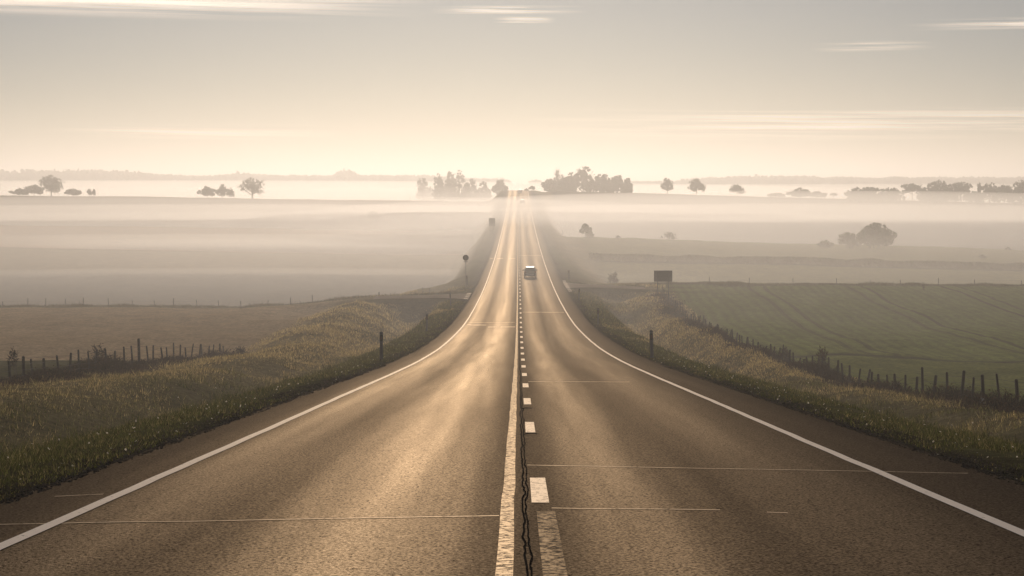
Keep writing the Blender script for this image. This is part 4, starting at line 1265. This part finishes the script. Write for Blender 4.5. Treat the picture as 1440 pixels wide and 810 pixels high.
# cirrus: streaky noise in (bearing, elevation), kept to a few bands of the sky
def streak(sx, sy, seed, lo, hi):
    cb = N.new("ShaderNodeCombineXYZ")
    L.new(mnode('MULTIPLY', az, sx), cb.inputs[0]); L.new(mnode('MULTIPLY_ADD', elv, sy, mnode('MULTIPLY', az, sy * .012)), cb.inputs[1]); cb.inputs[2].default_value = seed
    nz = N.new("ShaderNodeTexNoise"); nz.inputs["Scale"].default_value = 1; nz.inputs["Detail"].default_value = 7; nz.inputs["Roughness"].default_value = .6
    L.new(cb.outputs[0], nz.inputs["Vector"])
    r = N.new("ShaderNodeMapRange"); r.interpolation_type = 'SMOOTHSTEP'; r.inputs[1].default_value = lo; r.inputs[2].default_value = hi
    L.new(nz.outputs["Fac"], r.inputs[0]); return r.outputs[0]
def patch(px0, px1, py0, py1, soft=.25):
    """soft box of sky between bearings and elevations"""
    a0, a1 = math.atan((px0 - 729) / FPX), math.atan((px1 - 729) / FPX)
    e1, e0 = (265 - py0) / FPX, (265 - py1) / FPX
    def sm(v, lo, hi):
        r = N.new("ShaderNodeMapRange"); r.interpolation_type = 'SMOOTHSTEP'; r.inputs[1].default_value = lo; r.inputs[2].default_value = hi
        L.new(v, r.inputs[0]); return r.outputs[0]
    wa, we = (a1 - a0) * soft, (e1 - e0) * soft
    A = mnode('MULTIPLY', sm(az, a0, a0 + wa), mnode('SUBTRACT', 1, sm(az, a1 - wa, a1)))
    E = mnode('MULTIPLY', sm(elv, e0, e0 + we), mnode('SUBTRACT', 1, sm(elv, e1 - we, e1)))
    return mnode('MULTIPLY', A, E)
s1 = streak(5, 260, 1.3, .30, .68); s2 = streak(9, 420, 4.1, .38, .70); s3 = streak(6, 330, 8.7, .36, .78)
c = mnode('MULTIPLY', s1, patch(-900, 640, -70, 38, .3))
c = mnode('ADD', c, mnode('MULTIPLY', s2, patch(600, 830, 10, 24, .45)))
c = mnode('ADD', c, mnode('MULTIPLY', s2, patch(690, 785, 25, 37, .45)))
c = mnode('ADD', c, mnode('MULTIPLY', s2, patch(1250, 1900, 35, 54, .45)))
c = mnode('ADD', c, mnode('MULTIPLY', mnode('MULTIPLY', s3, .8), patch(700, 1900, 150, 202, .45)))
c = mnode('ADD', c, mnode('MULTIPLY', mnode('MULTIPLY', s3, .4), patch(40, 520, 174, 200, .45)))
c = mnode('ADD', c, mnode('MULTIPLY', mnode('MULTIPLY', s2, .4), patch(1130, 1320, 62, 80, .45)), None, True)
tint = N.new("ShaderNodeMix"); tint.data_type = 'RGBA'; tint.blend_type = 'MULTIPLY'; tint.inputs["Factor"].default_value = 1
L.new(sky.outputs[0], tint.inputs["A"]); tint.inputs["B"].default_value = (.68, .79, 1.0, 1)
cl = N.new("ShaderNodeMix"); cl.data_type = 'RGBA'
L.new(mnode('MULTIPLY', c, .95), cl.inputs["Factor"]); L.new(tint.outputs["Result"], cl.inputs["A"])
cl.inputs["B"].default_value = (62, 51, 41, 1)
L.new(cl.outputs["Result"], bg.inputs["Color"])

cam = bpy.data.cameras.new("camera"); co = bpy.data.objects.new("camera", cam); C.objects.link(co)
cam.sensor_width = 36; cam.lens = 36 * FPX / 1440; cam.clip_start = .2; cam.clip_end = 9000
co.location = (0, 0, 0); co.rotation_euler = (math.pi / 2 - PITCH, 0, YAW)
scene.camera = co

scene.view_settings.view_transform = 'Standard'; scene.view_settings.look = 'None'
scene.view_settings.exposure = -1.0; scene.view_settings.gamma = 1
scene.render.engine = 'CYCLES'
cy = scene.cycles
cy.use_denoising = True
try:
    cy.denoiser = 'OPENIMAGEDENOISE'; cy.denoising_input_passes = 'RGB_ALBEDO_NORMAL'
except Exception:
    pass
cy.max_bounces = 6; cy.diffuse_bounces = 2; cy.glossy_bounces = 2; cy.transmission_bounces = 2; cy.transparent_max_bounces = 6; cy.volume_bounces = 1
cy.use_adaptive_sampling = True; cy.adaptive_threshold = .02
cy.caustics_reflective = False; cy.caustics_refractive = False
